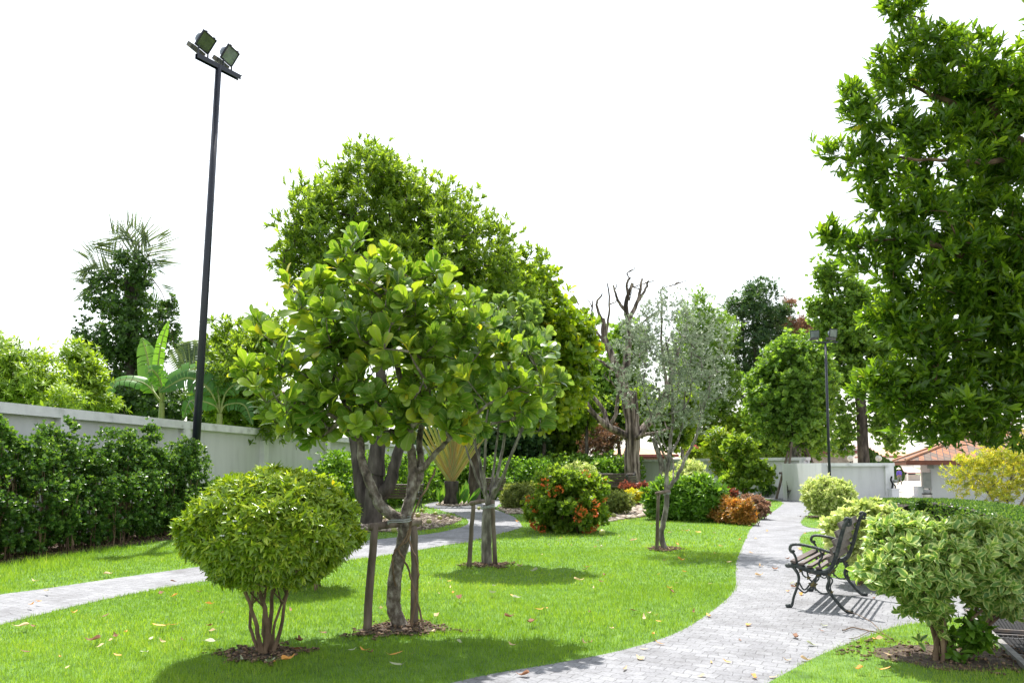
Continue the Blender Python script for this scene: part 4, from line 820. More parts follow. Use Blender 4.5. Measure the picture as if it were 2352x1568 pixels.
banana('banana plant with broad arching leaves beside the floodlight pole', 505, 950, 21.8,
       [(480, 895, 430, 868, 365, 900, .42, -.3, (0, -1, .5)), (500, 900, 480, 850, 470, 838, .2, .2, (.5, -1, 0)), (520, 900, 550, 880, 575, 890, .34, .2, (0, -1, .7)), (490, 930, 440, 920, 420, 960, .26, -.4, (0, -1, .8)), (520, 930, 560, 930, 580, 975, .26, .1, (0, -1, .8)), (500, 930, 480, 900, 520, 870, .22, .4, (-.4, -1, .2))])
banana('single dark banana leaf tip above the bushy tree by the pole', 640, 850, 27, [(630, 780, 600, 730, 575, 712, .34, 0, (.2, -1, .3))])
bush('understory_shrub', 'dark leafy shrub under the banana plants above the side wall', 'shrub', 'l_vine', BL(25.2, [(330, 930, 90, 40, 0, 60), (440, 940, 70, 45, 0, 60), (270, 925, 50, 40, 0, 60), (520, 965, 60, 25, 0, 40)]), (W(360, 930, 24).x, 24, -.26), 120, .25, 2200, 6, .11, LEAF_O, cone=1.2, zmin=None)
def fan_far(label, x, y, d, fans):
    base = W(x, y, d); base.z = -.26; t = T('traveller_palm', label, 'palm', base)
    tubes_obj('trunk', [([base, W(x, y, d)], [.25, .2], 8)], M['bark_dark'], t)
    for (x1, y1) in fans:
        P = smooth_line([W(x, y, d), W((x+x1)/2, (y+y1)/2-4, d), W(x1, y1, d)], 8); Q = []; D = []; n = len(P)
        for i in range(6, n):
            td = (P[i]-P[i-1]).normalized(); sd = td.cross(Vector((0, -1, 0))).normalized()
            for s_ in (-1, 1): Q.append(P[i]); D.append(td*.3+sd*s_+Vector((0, 0, -.3)))
        V, F, A = leaves(np.array(Q), np.array(D), np.tile([0, -1, .2], (len(Q), 1)), .8, tmpl_q(.11, .1, .5, -.2), RNG.random(len(Q)))
        f = mk('frond', V, F, M['l_grey'], t, attrs=A)
        tubes_obj('rachis', [(P, [.05-.04*i/n for i in range(n)], 5)], M['petiole_plain'], f)
fan_far('grey-green fan-shaped palm far behind the floodlight pole', 440, 880, 45, [(405, 800), (418, 790), (432, 785), (448, 790), (462, 800)])
fan_far('grey-green fan-shaped palm far off beside the bushy tree', 500, 870, 45, [(478, 800), (490, 782), (505, 770), (520, 765), (470, 815), (530, 790)])

# --- hedge rows
def hedge(label, mat, d0d1, rows, n, ros, size, **kw):
    t = T('hedge', label, 'hedge', (rows[0][0], rows[0][1], 0))
    C = foliage('foliage', t, M[mat], rows, n, kw.pop('cr', .2), ros, kw.pop('per', 6), size, kw.pop('tm', LEAF_O), zmin=kw.pop('zmin', .12), **kw)
    hz = float(np.median([b[2]+b[5] for b in rows]))*.75
    bases = [Vector((b[0]+random.uniform(-.3, .3), b[1]+random.uniform(-.2, .2), 0)) for b in rows for _ in range(2)]
    S_ = []
    for b in bases:
        j = int(np.argmin(np.abs(C[:, 0]-b.x)+np.abs(C[:, 1]-b.y))); S_ += stems(b, [C[j], b+Vector((random.uniform(-.2, .2), 0, hz*.8))], .011, .005, spread=.05)
    tubes_obj('stem', S_, M['bark_brown'], t); return t
rows = []
for i in range(15):
    u = i/14; y = 10.6+u*6.7; x = -8.62+u*1.15+random.uniform(-.08, .08); h = .93+.12*math.sin(i*1.9)+random.uniform(-.06, .1)
    rows.append((x, y, h*.92, .62, .55, h*.98))
    tp_ = 1.88+.24*math.sin(i*2.3+1)+random.uniform(-.1, .1); rows.append((x-.1, y, tp_-.30, .36, .33, .46)); rows.append((x-.1, y+.2, tp_+.10*math.sin(i*3.1), .15, .15, .34)); rows.append((x+.1, y-.1, tp_-.05+.1*math.sin(i*2.1), .13, .13, .30))
hedge('tall loose dark green hedge in front of the side wall, ending at the floodlight pole', 'l_hedge', 0, rows, 1300, 20000, .058, cr=.10, per=7, shell=.58, cone=.85, up=.8)
rows = []
for i in range(12):
    u = i/11; p = W(775+u*235, 1100, 23+u*12); rows.append((p.x, p.y, .85, .75, .9, .95+.1*math.sin(i*2))); rows.append((p.x, p.y, 1.5, .4, .5, .45+.1*math.sin(i*3)))
hedge('bright green hedge along the side wall behind the thick dark trunks', 'l_hedge_bright', 0, rows, 600, 8000, .10, cr=.25, shell=.6)
rows = []
for i in range(7):
    u = i/6; p = W(1045+u*25, 1100, 36-u*1); rows.append((p.x+u*1.3, p.y, .9, .8, .8, .95))
for i in range(5):
    p = W(1150+i*24, 1100, 38); rows.append((p.x, 38, .9, .7, .7, 1.0))
hedge('clipped upright green hedge far down the garden behind the benches', 'l_hedge_bright', 0, rows, 420, 5200, .12, cr=.2, shell=.7)
rows = []
for i in range(13):
    p = W(1255+i*16, 1100, 41); rows.append((p.x, 41, 1.0, .6, .6, 1.15+.15*math.sin(i*1.7)))
hedge('tall green hedge behind the pruned tree along the low wall', 'l_pale', 0, rows, 420, 4600, .14, cr=.25, shell=.6)

# --- fan (traveller's) palm with woven leaf bases
def fan_palm():
    d = 30; base = G(1037, 1157); base = Vector((W(1037, 1100, d).x, d, 0)); t = T('fan_palm', 'fan-shaped palm with golden overlapping leaf stalks spread flat above a short dark trunk', 'palm', base)
    MB().tube(smooth_line([base, base+Vector((0, 0, .45)), base+Vector((0, 0, .95))], 4), [.30, .32, .30, .27, .26, .27, .28, .29, .30], 12).build('trunk', M['bark_dark'], t, True)
    c = base+Vector((0, 0, .75)); n = 21
    for i in range(n):
        u = (i-(n-1)/2)/((n-1)/2); an = u*.62; k = abs(i-(n-1)/2); side = 1 if u > 0 else -1
        hgt = .0+(1-abs(u))*.75; p0 = c+Vector((-side*.14*(1-abs(u)), (.06 if i % 2 else -.06), .10+hgt*.9))
        dr = Vector((math.sin(an), 0, math.cos(an))); L = 3.4
        P = [p0+dr*L*q/6 for q in range(7)]
        V = []; A = []; rn = random.random()*.5+.25*(1-abs(u))
        for q, p in enumerate(P):
            wd_ = .075*(1-.55*q/6); sx = Vector((dr.z, 0, -dr.x))
            V += [p-sx*wd_, p+Vector((0, -.05, 0)), p+sx*wd_]; A += [(min(1, rn+.5*(1-q/6)), -1, q/6), (min(1, rn+.45*(1-q/6)), 0, q/6), (rn, 1, q/6)]
        F = [(3*q+e, 3*q+e+1, 3*q+e+4, 3*q+e+3) for q in range(6) for e in (0, 1)]
        s_ = mk('leaf_stalk', [tuple(v) for v in V], np.array(F), M['petiole'], t, attrs=A)
        tip = P[-1]; Q = []; D = []
        for q in range(10):
            pp = tip+dr*.16*q
            for sg in (-1, 1): Q.append(pp); D.append(dr*.5+Vector((dr.z, 0, -dr.x))*sg+Vector((0, random.uniform(-.2, .2), -.15)))
        V, F, A = leaves(np.array(Q), np.array(D), np.tile([0, -1, .1], (len(Q), 1)), .55, tmpl_q(.13, .1, .5, -.2), RNG.random(len(Q)))
        mk('blade', V, F, M['l_mid'], s_, attrs=A)
    for (x, y, dx) in ((-.45, -.1, -.15), (.5, -.1, .2), (.65, 0, .9), (.3, -.2, .1)):
        Q = np.array([base+Vector((x, y, .05))]*4); D = np.array([(dx+random.uniform(-.6, .6), -.1, 1.2) for _ in range(4)])
        V, F, A = leaves(Q, D, np.tile([.5, -1, .1], (4, 1)), .8*(.6+.6*RNG.random(4)), LANCE, RNG.random(4)); mk('young_leaf', V, F, M['l_banana'], t, smooth=True, attrs=A)
fan_palm()

# --- pruned bare tree
def pruned():
    d = 33.5; base = W(1455, 1150, d); base.z = 0; t = T('pruned_tree', 'hard-pruned leafless tree with thick scarred trunk and pale sawn limbs', 'tree', base)
    def L(pts, r0, r1): return (smooth_line([W(x, y, d+dz) for x, y, dz in pts], 6, .02), [r0+(r1-r0)*i/((len(pts)-1)*6) for i in range((len(pts)-1)*6+1)], 10)
    tb = [L([(1456, 1155, 0), (1453, 1100, 0), (1452, 1050, 0), (1453, 1000, 0), (1452, 950, 0), (1448, 900, 0)], .40, .30),
          L([(1448, 960, 0), (1430, 880, 0), (1415, 840, 0), (1390, 780, .3), (1385, 730, .3)], .26, .10),
          L([(1430, 900, 0), (1440, 820, .3), (1446, 760, .3), (1438, 700, .3), (1452, 650, .3)], .22, .07),
          L([(1438, 715, .3), (1420, 690, .3), (1408, 655, .2)], .09, .04), L([(1440, 740, .3), (1465, 690, .4), (1475, 640, .5)], .12, .05), L([(1468, 690, .4), (1485, 660, .5), (1488, 645, .5)], .07, .04), L([(1445, 690, .3), (1440, 655, .2), (1447, 636, .2)], .07, .05),
          L([(1385, 740, .3), (1370, 700, .3), (1383, 675, .2)], .08, .035), L([(1390, 790, .3), (1360, 740, .3), (1362, 690, .2)], .07, .03), L([(1392, 770, .2), (1400, 700, .1), (1395, 650, .1)], .06, .03),
          L([(1450, 1010, 0), (1420, 990, -.3), (1390, 975, -.5), (1360, 945, -.7), (1340, 910, -.8)], .19, .09), L([(1395, 980, -.5), (1385, 940, -.2), (1350, 900, -.3), (1335, 880, -.4)], .12, .06), L([(1400, 980, -.4), (1415, 950, -.5), (1420, 910, -.6), (1440, 890, -.7), (1445, 885, -.7)], .09, .07),
          L([(1455, 1010, 0), (1490, 970, .2), (1520, 930, .4), (1540, 870, .6), (1560, 800, .7)], .2, .08), L([(1470, 1000, -.2), (1500, 995, -.5), (1540, 985, -.8)], .10, .05), L([(1462, 1005, -.4), (1475, 998, -.7), (1490, 970, -.8)], .11, .06),
          L([(1410, 850, 0), (1380, 830, .2), (1350, 815, .4)], .08, .04), L([(1400, 800, .1), (1375, 780, .1), (1355, 760, .1)], .06, .03), L([(1520, 930, .4), (1530, 880, .2), (1520, 800, .2), (1520, 690, .2)], .10, .04),
          L([(1522, 700, .2), (1518, 670, .2), (1526, 655, .2)], .05, .02), L([(1455, 760, .3), (1490, 730, .3), (1520, 715, .3)], .05, .02)]
    for k in range(44):
        src = random.choice(tb[1:]); P_ = src[0]; p = P_[random.randint(len(P_)//2, len(P_)-1)]; q = p+Vector((random.uniform(-.7, .7), random.uniform(-.3, .3), random.uniform(.15, .8))); q.z = q.z if q.z < 10.1 else p.z+.12+.2*random.random()
        tb.append((smooth_line([p, p.lerp(q, .5)+Vector((random.uniform(-.12, .12), 0, 0)), q], 4, .02), [.035-.003*i for i in range(9)], 5))
    tubes_obj('trunk', tb[:3], M['bark_dead'], t)
    for b in tb[3:]: tubes_obj('limb', [b], M['bark_dead'], t)
pruned()

# --- beds around the middle
def flowering(label, x, y, rx, ry, d, base, leafm, nfl, ros, size, **kw):
    bl = BL(d, [(x, y, rx, ry, 0, rx*.9)]+kw.pop('more', []))
    return bush('flowering_shrub', label, 'shrub', leafm, bl, base, 160, .12, ros, 7, size, LEAF_O, flower=lambda t: blooms(t, bl, nfl, 30, .06, ball=.14, shell=1.03, name='flower_cluster'), **kw)
fb = G(1305, 1222); flowering('rounded dark bush dotted with orange flower clusters at the lawn edge', 1300, 1165, 88, 62, fb.y, fb, 'l_mid', 34, 5200, .085, more=[(1290, 1110, 60, 32, 0, 55), (1345, 1125, 45, 35, 0, 45)], nst=9)
p_ = W(690, 1100, 8.6); flowering('yellow-green flowering bush with orange blooms just behind the clipped ball shrub', 695, 1195, 95, 85, 9.3, (W(690, 1300, 9.3).x, 9.3, 0), 'l_yellow', 14, 6500, .055, nst=9, more=[(665, 1122, 45, 20, 0, 40)])
bush('round_shrub', 'low clipped olive-green shrub with flat top beside the curving path', 'shrub', 'l_olive', BL(27, [(1198, 1140, 42, 28, 0, 50), (1180, 1142, 28, 26, 0, 40), (1225, 1138, 26, 24, 0, 30)]), (W(1198, 1140, 27).x, 27, 0), 160, .1, 3800, 6, .07, shell=.75)
bush('cream_shrub', 'loose cream-leaved shrub showing above the orange-flowered bush', 'shrub', 'l_cream', BL(27, [(1330, 1095, 42, 26, 0, 40), (1300, 1110, 25, 20, 0, 30)]), (W(1330, 1100, 27).x, 27, 0), 110, .15, 2100, 7, .12, tm=LEAF_S, cone=1.1)
bush('round_shrub', 'rounded fresh green shrub before the bench by the pruned tree', 'shrub', 'l_hedge_bright', BL(34, [(1383, 1083, 30, 26, 0, 30)]), (W(1383, 1100, 34).x, 34, 0), 90, .12, 1800, 6, .11)
bush('round_shrub', 'small pale green shrub at the edge of the pebble bed', 'shrub', 'l_olive', BL(23.5, [(1418, 1155, 32, 26, 0, 30), (1398, 1160, 22, 22, 0, 20)]), (W(1415, 1160, 23.5).x, 23.5, 0), 90, .1, 1900, 6, .075)
bush('cream_shrub', 'tall pale cream-leaved shrub behind the staked slender tree', 'shrub', 'l_cream', BL(26.5, [(1585, 1105, 36, 36, 0, 40), (1558, 1120, 30, 26, 0, 30), (1605, 1120, 26, 30, 0, 30), (1590, 1080, 18, 14, 0, 18)]), (W(1585, 1110, 26.5).x, 26.5, 0), 130, .15, 2600, 7, .13, cone=1.1)
rows = [blob(1515+i*17, 1150+2*math.sin(i*2), 24, 44, 21.5-i*.12, 30) for i in range(8)]
hedge('shoulder-high hedge of long fresh green leaves behind the silvery tree', 'l_hedge_bright', 0, rows, 260, 3600, .17, tm=LANCE, cr=.14, per=6, cone=1.0, shell=.65, up=.7)
hedge('thin pale green shrub row at the end of the pebble bed', 'l_olive', 0, [blob(1505, 1160, 14, 34, 22.6, 14), blob(1515, 1165, 12, 30, 22.4, 14)], 50, 900, .08, cr=.1, per=6, shell=.5)
rows = [blob(1655+i*10, 1180+i*1.6, 18, 31, 20.4-i*.16, 20) for i in range(7)]
hedge('orange-leaved clipped hedge at the bend of the grey path', 'l_orange', 0, rows, 200, 3000, .11, tm=LANCE, cr=.09, per=7, shell=.75, cone=.9, up=.7, zmin=.1)
rows = [blob(1715+i*8, 1165+i*1, 16, 25, 22.2-i*.15, 24) for i in range(5)]
hedge('fine pinkish-brown clipped hedge joined to the orange one beside the path', 'l_pink', 0, rows, 160, 4200, .055, cr=.07, per=6, shell=.8, zmin=.1)
hedge('low reddish-brown hedge between the green hedge and the small leafy tree', 'l_red', 0, [blob(1630+i*11, 1137, 16, 13, 29, 18) for i in range(5)], 70, 1300, .09, cr=.1, per=6, shell=.6, zmin=.05)
bush('red_plant', 'low red-leaved plants beneath the end-on iron bench', 'plant', 'l_red', BL(30, [(1445, 1122, 16, 10, 0, 12), (1480, 1124, 14, 9, 0, 12), (1505, 1124, 10, 8, 0, 12)]), (W(1475, 1125, 30).x, 30, 0), 40, .1, 500, 6, .12)
bush('yellow_plant', 'low golden-yellow ground plants beside the pruned trunk', 'plant', 'l_gold', BL(29, [(1455, 1138, 24, 9, 0, 16), (1480, 1142, 18, 8, 0, 12)]), (W(1465, 1140, 29).x, 29, 0), 50, .08, 700, 6, .11)
tree('small_tree', 'young leafy tree with three thin stems standing before the pale wall', 'tree', [(1712, 1146, 34), (1712, 1110, 34), (1710, 1070, 34)], 'l_mid', BL(34, [(1700, 1030, 32, 30, 0, 35), (1712, 1075, 45, 35, 0, 45), (1700, 1110, 40, 25, 0, 40), (1745, 1090, 28, 28, 0, 30)]), 90, .25, 950, 7, .17, LEAF_O, 'bark_brown', (.04, .03), [([(1706, 1146, 34), (1708, 1100, 34)], .04, .03), ([(1718, 1146, 34), (1716, 1100, 34)], .04, .03)], shell=.2)
tree('small_tree', 'leaning young tree with yellowish drooping leaves in front of the pale wall', 'tree', [(1668, 1115, 38), (1672, 1060, 38), (1665, 1020, 38)], 'l_yellow', BL(38, [(1650, 1010, 24, 22, 0, 25), (1670, 1040, 26, 26, 0, 25), (1660, 1070, 14, 20, 0, 15)]), 60, .25, 700, 8, .26, LANCE, 'bark_grey', (.07, .04), cone=1.5)
bush('round_shrub', 'dark green low shrub at the foot of the pale wall', 'shrub', 'l_hedge', BL(37, [(1777, 1122, 24, 17, 0, 20)]), (W(1777, 1125, 37).x, 37, 0), 60, .15, 900, 6, .14)
rb = G(1905, 1190); bush('cream_shrub', 'round pale cream-green bush on the grass tongue before the plain white wall', 'shrub', 'l_cream', BL(rb.y, [(1903, 1140, 52, 38, 0, 50), (1900, 1160, 38, 26, 0, 40)]), rb, 200, .12, 5200, 6, .075, zmin=.16, shell=.6)
# --- round-headed tree with props
t_ = tree('round_headed_tree', 'dense round-headed green tree on a pale trunk held by slanting poles before the wall', 'tree', [(1832, 1146, 36), (1830, 1080, 36), (1826, 1000, 36), (1820, 920, 36)], 'l_pale',
     BL(36, [(1820, 830, 65, 60, 0, 75), (1800, 900, 80, 70, 0, 95), (1860, 880, 50, 75, 0, 80), (1830, 970, 75, 55, 0, 90), (1750, 920, 40, 55, 0, 50)]), 260, .38, 5200, 8, .19, LEAF_O, 'bark_grey', (.30, .2), twig=.012, shell=.5, out=.9)
support('four slanting bamboo props tied by a thin rail round the pale-trunked tree', [(1783, 1145, 1818, 1005, 35.6), (1802, 1153, 1820, 1010, 34.9), (1887, 1105, 1842, 1010, 35.4), (1872, 1112, 1840, 1010, 36.3)], [(1790, 1086, 35.5), (1885, 1088, 35.5)], None, 35, .055)
# ================================================================== TREES BEYOND THE WALLS
tree('background_tree', 'light green spreading tree behind the pruned tree and low wall', 'tree', [(1400, 1070, 50), (1400, 960, 50), (1402, 900, 50)], 'l_pale', BL(50, [(1400, 850, 60, 50, 0, 70), (1370, 900, 60, 50, 0, 70), (1440, 790, 40, 40, 0, 50), (1430, 900, 50, 50, 0, 60), (1370, 980, 55, 40, 0, 60), (1310, 960, 50, 50, 0, 60)]), 260, .6, 3600, 8, .28, LEAF_O, 'bark_dark', (.3, .2), twig=.012, seg=.8, shell=.3, nskel=120)
tree('background_tree', 'darker leafy tree between the yellowing tree and the pruned tree', 'tree', [(1262, 1080, 46), (1265, 1000, 46)], 'l_mid', BL(46, [(1262, 960, 60, 60, 0, 70), (1235, 1010, 45, 45, 0, 50), (1300, 1020, 50, 40, 0, 60), (1330, 940, 45, 45, 0, 50)]), 160, .5, 2200, 8, .26, LEAF_O, 'bark_dark', (.2, .15), twig=.012, seg=.8, shell=.3, nskel=80)
tree('background_tree', 'shady dark green tree low behind the far upright hedge', 'tree', [(1215, 1085, 44), (1215, 1020, 44)], 'l_dark', BL(44, [(1210, 1000, 50, 60, 0, 60), (1160, 1010, 50, 50, 0, 60), (1100, 1020, 60, 60, 0, 60), (1010, 1020, 60, 60, 0, 60)]), 140, .5, 2600, 8, .26, LEAF_O, 'bark_dark', (.2, .15), twig=.012, seg=.8, shell=.3, nskel=60)
tree('background_tree', 'green tree with feathery top standing behind the silvery tree', 'tree', [(1632, 1090, 52), (1630, 1000, 52), (1625, 900, 52)], 'l_pale', BL(52, [(1610, 700, 22, 30, 0, 30), (1590, 740, 45, 40, 0, 50), (1640, 770, 45, 60, 0, 60), (1580, 830, 60, 60, 0, 70), (1640, 880, 60, 60, 0, 70), (1600, 950, 70, 50, 0, 80), (1670, 960, 40, 40, 0, 50)]), 300, .55, 4300, 8, .27, LEAF_N, 'bark_brown', (.42, .3), twig=.012, seg=.8, shell=.3, nskel=120)
tree('background_tree', 'green tree whose two leaning grey trunks rise in front of the pale wall', 'tree', [(1522, 1108, 40), (1518, 1060, 40), (1500, 1005, 40)], 'l_mid', BL(41, [(1500, 960, 45, 35, 0, 50), (1545, 985, 45, 35, 0, 50), (1480, 930, 35, 30, 0, 40), (1560, 930, 40, 40, 0, 50)]), 130, .4, 1900, 8, .22, LEAF_O, 'bark_grey', (.17, .12), [([(1528, 1108, 40), (1538, 1050, 40), (1540, 1000, 40)], .15, .10)], twig=.01, shell=.3, nskel=60)
tree('background_tree', 'tall dark tree with bare double trunk high above the pale wall', 'tree', [(1742, 1080, 54), (1742, 950, 54), (1735, 820, 54), (1740, 720, 54)], 'l_dark', BL(54, [(1740, 680, 45, 38, 0, 55), (1700, 720, 38, 35, 0, 45), (1760, 730, 50, 40, 0, 60), (1720, 790, 50, 40, 0, 60), (1790, 790, 30, 35, 0, 40), (1700, 850, 35, 30, 0, 40), (1760, 860, 45, 30, 0, 50), (1690, 900, 30, 25, 0, 30), (1810, 720, 18, 12, 0, 14)]), 260, .42, 3400, 8, .26, LEAF_N, 'bark_dark', (.32, .12), [([(1728, 1080, 54), (1726, 950, 54), (1712, 850, 54), (1705, 740, 54)], .2, .08)], twig=.014, seg=.8, shell=.25, nskel=150)
tree('background_tree', 'sparse brownish tree with dry seed clusters behind the round-headed tree', 'tree', [(1830, 1080, 58), (1830, 900, 58), (1815, 800, 58)], 'l_autumn', BL(58, [(1782, 655, 8, 8, 0, 8), (1812, 695, 12, 8, 0, 10), (1800, 740, 26, 22, 0, 30), (1830, 760, 30, 22, 0, 30), (1780, 810, 20, 20, 0, 25), (1845, 735, 14, 14, 0, 14)]), 60, .3, 650, 8, .30, LEAF_N, 'bark_dark', (.2, .08), twig=.012, seg=.8, shell=.2)
tree('background_tree', 'soft green tree between the dark double-trunked tree and the floodlight pole', 'tree', [(1860, 1080, 60), (1860, 850, 60)], 'l_dark', BL(60, [(1860, 770, 35, 35, 0, 40), (1895, 760, 30, 30, 0, 40), (1830, 800, 30, 30, 0, 40), (1880, 830, 40, 40, 0, 50)]), 130, .5, 1800, 8, .32, LEAF_O, 'bark_dark', (.2, .1), twig=.014, seg=.8, shell=.3)
tree('tall_tree', 'tall airy pale green tree with thick dark trunk behind the gateway wall', 'tree', [(1984, 1065, 42), (1981, 1000, 42), (1978, 930, 42), (1968, 885, 42)], 'l_pale', BL(42, [(1900, 635, 32, 30, 0, 40), (1935, 690, 50, 60, 0, 70), (1885, 720, 30, 40, 0, 40), (1990, 720, 50, 70, 0, 70), (1940, 780, 60, 55, 0, 80), (2010, 820, 50, 60, 0, 70), (1950, 850, 45, 45, 0, 60), (1920, 900, 28, 45, 0, 35), (1935, 960, 28, 45, 0, 35), (1930, 1020, 18, 22, 0, 20), (2030, 960, 35, 50, 0, 40), (2060, 1010, 25, 25, 0, 30), (2060, 900, 40, 50, 0, 50)]), 430, .40, 5400, 8, .20, LEAF_O, 'bark_dark', (.33, .27),
     [([(1968, 885, 42), (1955, 820, 42), (1925, 720, 42), (1905, 640, 42)], .16, .05), ([(1968, 885, 42), (1975, 800, 42), (1968, 700, 42)], .14, .05), ([(1978, 900, 42), (1995, 820, 42), (2010, 720, 42)], .14, .05)], twig=.012, seg=.7, shell=.2, nskel=230)
tree('background_tree', 'low mixed green tree just over the pale wall near the tiled house', 'tree', [(1780, 1075, 48), (1780, 1030, 48)], 'l_pale', BL(48, [(1785, 1020, 45, 32, 0, 50), (1740, 1025, 30, 25, 0, 40), (1870, 1025, 30, 25, 0, 30)]), 90, .4, 1400, 8, .24, LEAF_O, 'bark_dark', (.12, .08), twig=.012, seg=.8, shell=.3)
tree('background_tree', 'green tree low over the wall behind the leaning young tree', 'tree', [(1690, 1075, 50), (1690, 1030, 50)], 'l_lime', BL(50, [(1690, 985, 35, 30, 0, 40), (1720, 1010, 35, 25, 0, 40), (1640, 1010, 30, 28, 0, 40), (1600, 1025, 25, 20, 0, 30)]), 100, .45, 1400, 8, .26, LEAF_O, 'bark_dark', (.14, .1), twig=.012, seg=.8, shell=.3)
tree('dying_tree', 'small tree with dry salmon-brown leaves behind the pruned tree', 'tree', [(1385, 1085, 43), (1388, 1040, 43)], 'l_autumn', BL(43, [(1390, 1010, 45, 30, 0, 50), (1360, 1030, 25, 20, 0, 30)]), 70, .3, 520, 7, .2, LEAF_N, 'bark_grey', (.07, .05), twig=.012, seg=.5, shell=.2)
bush('flowering_shrub', 'pink-flowered shrub peeping over the pale wall', 'shrub', 'l_lime', BL(47, [(1600, 1042, 22, 14, 0, 20)]), (W(1600, 1042, 47).x, 47, -.26), 40, .2, 500, 6, .18, zmin=None, flower=lambda t: blooms(t, BL(47, [(1592, 1036, 14, 10, 0, 10)]), 5, 14, .12, 'pink_flower', .2))
for i, (x, dd) in enumerate([(1012, 42), (1245, 43), (1290, 45), (1343, 42), (1418, 44), (1436, 44), (1564, 45)]):
    P = smooth_line([W(x, 1095, dd), W(x+4, 1040, dd), W(x-6+12*(i % 2), 960, dd)], 5, .03); P[0].z = -.26
    s_ = ['beside the fan palm', 'left of the dying salmon-leaved tree', 'in the shade of the darker leafy tree', 'just left of the pruned tree', 'close behind the pruned trunk', 'straight behind the pruned trunk', 'right of the two leaning trunks'][i]
    t_ = T('thin_tree', 'bare thin grey trunk '+s_.replace('left of', 'before').replace('right of', 'past'), 'tree', P[0]); tubes_obj('trunk', [(P, [.13-.05*k/10 for k in range(11)], 8)], M['bark_dark' if i % 2 else 'bark_grey'], t_)
    bl = BL(dd, [(x, 940, 34, 30, 0, 36)]); foliage('crown', t_, M['l_mid' if i % 2 else 'l_dark'], bl, 30, .4, 420, 7, .24, LEAF_O)
# cypress row
for i in range(9):
    u = i/8; dd = 46+u*44; x = 1997+u*68; top = 1036+u*36; b = W(x, 1073, dd); b.z = -.25; H = W(x, top, dd).z+.25
    n = 900; z = RNG.random(n)**.8; r = .62*np.sin(np.pi*np.clip(z*.9+.12, 0, 1))**.7*(1-z*.6); a = RNG.random(n)*6.283
    P = np.stack([b.x+r*np.cos(a), b.y+r*np.sin(a), -.25+z*H], 1); D = np.stack([np.cos(a)*.5, np.sin(a)*.5, np.ones(n)], 1)
    V, F, A = leaves(P, D, RNG.normal(size=(n, 3)), .30, LEAF_S, RNG.random(n)*.8)
    t_ = T('cypress', ['tallest and nearest', 'second', 'third', 'fourth', 'middle', 'sixth', 'seventh', 'eighth', 'smallest and last'][i]+' column cypress in the row receding beyond the gateway', 'tree', b, 'row of clipped column cypresses beyond the gate'); mk('foliage', V, F, M['l_vine'], t_, attrs=A)
    MB().tube([b, b+Vector((0, 0, H*.8))], [.08, .03], 6).build('trunk', M['bark_dark'], t_)

# ================================================================== BUILDINGS
def hip(root, x0, x1, y0, y1, z0, z1, m, name='roof', fas='fascia_red', fh=.2, inset=None, rid=None):
    ym = (y0+y1)/2; ins = inset if inset is not None else min((y1-y0)/2, (x1-x0)/2*.9)
    V = [(x0, y0, z0), (x1, y0, z0), (x1, y1, z0), (x0, y1, z0), (x0+ins, ym, z1), (x1-ins, ym, z1)]
    r = mk(name, V, [(0, 1, 5, 4), (1, 2, 5), (2, 3, 4, 5), (3, 0, 4), (3, 2, 1, 0)], M[m], root)
    MB().box(x0+.02, x1-.02, y0+.02, y1-.02, z0-fh, z0-.004).build('fascia', M[fas], root)
    return r
def house(label, x0, x1, yt, ye, yr, d, depth, wallm='cream', roofm='roof_pink', wins=(), name='house', inset=None):
    a = W(x0, ye, d); b = W(x1, ye, d); ze = a.z; zr = W(x0, yr, d+depth/2).z
    t = T(name, label, 'building', ((a.x+b.x)/2, d, -.25))
    w_ = MB().box(a.x+.4, b.x-.4, d+.4, d+depth-.4, -.25, ze-.25).build('wall', M[wallm], t)
    hip(t, a.x, b.x, d, d+depth, ze, zr, roofm, inset=inset)
    for (wx0, wx1, wy0, wy1) in wins:
        p = W(wx0, wy1, d+.4); q = W(wx1, wy0, d+.4)
        f = MB()
        for k in range(3): xx = p.x+(q.x-p.x)*k/2; f.box(xx-.06, xx+.06, d+.33, d+.39, p.z, q.z)
        for k in range(3): zz = p.z+(q.z-p.z)*k/2; f.box(p.x-.06, q.x+.06, d+.32, d+.385, zz-.06, zz+.06)
        fo = f.build('window', M['cream'], t); MB().box(p.x, q.x, d+.36, d+.395, p.z, q.z).build('pane', M['window_glass'], fo)
    return t
house('white house with pale pink hipped roof far beyond the gate, behind the cypress row', 1975, 2052, 0, 1036, 1022, 125, 14, wins=[(2035, 2043, 1046, 1056)])
house('white two-storey house with orange-pink roof and a square window beyond the gateway', 2050, 2108, 0, 1046, 1030, 108, 12, roofm='roof_orange', wins=[(2068, 2084, 1050, 1067), (2000, 2001, 1060, 1066)][:1])
house('dark-roofed low building with maroon fascia and latticed wall behind the floodlight pole', 1886, 1978, 0, 1034, 1006, 52, 9, wallm='lattice', roofm='roof_dark', inset=2.2)
house('house with pale pink gable and dark roof hidden among the trees', 1685, 1800, 0, 985, 945, 64, 9, roofm='roof_pink')
house('low garden house with orange roof behind the pruned tree', 1385, 1560, 0, 1043, 1025, 58, 8, wallm='bark_brown', roofm='roof_orange')
house('pink-roofed house glimpsed behind the far fan palms past the pole', 470, 620, 0, 895, 872, 75, 12, roofm='roof_pink')
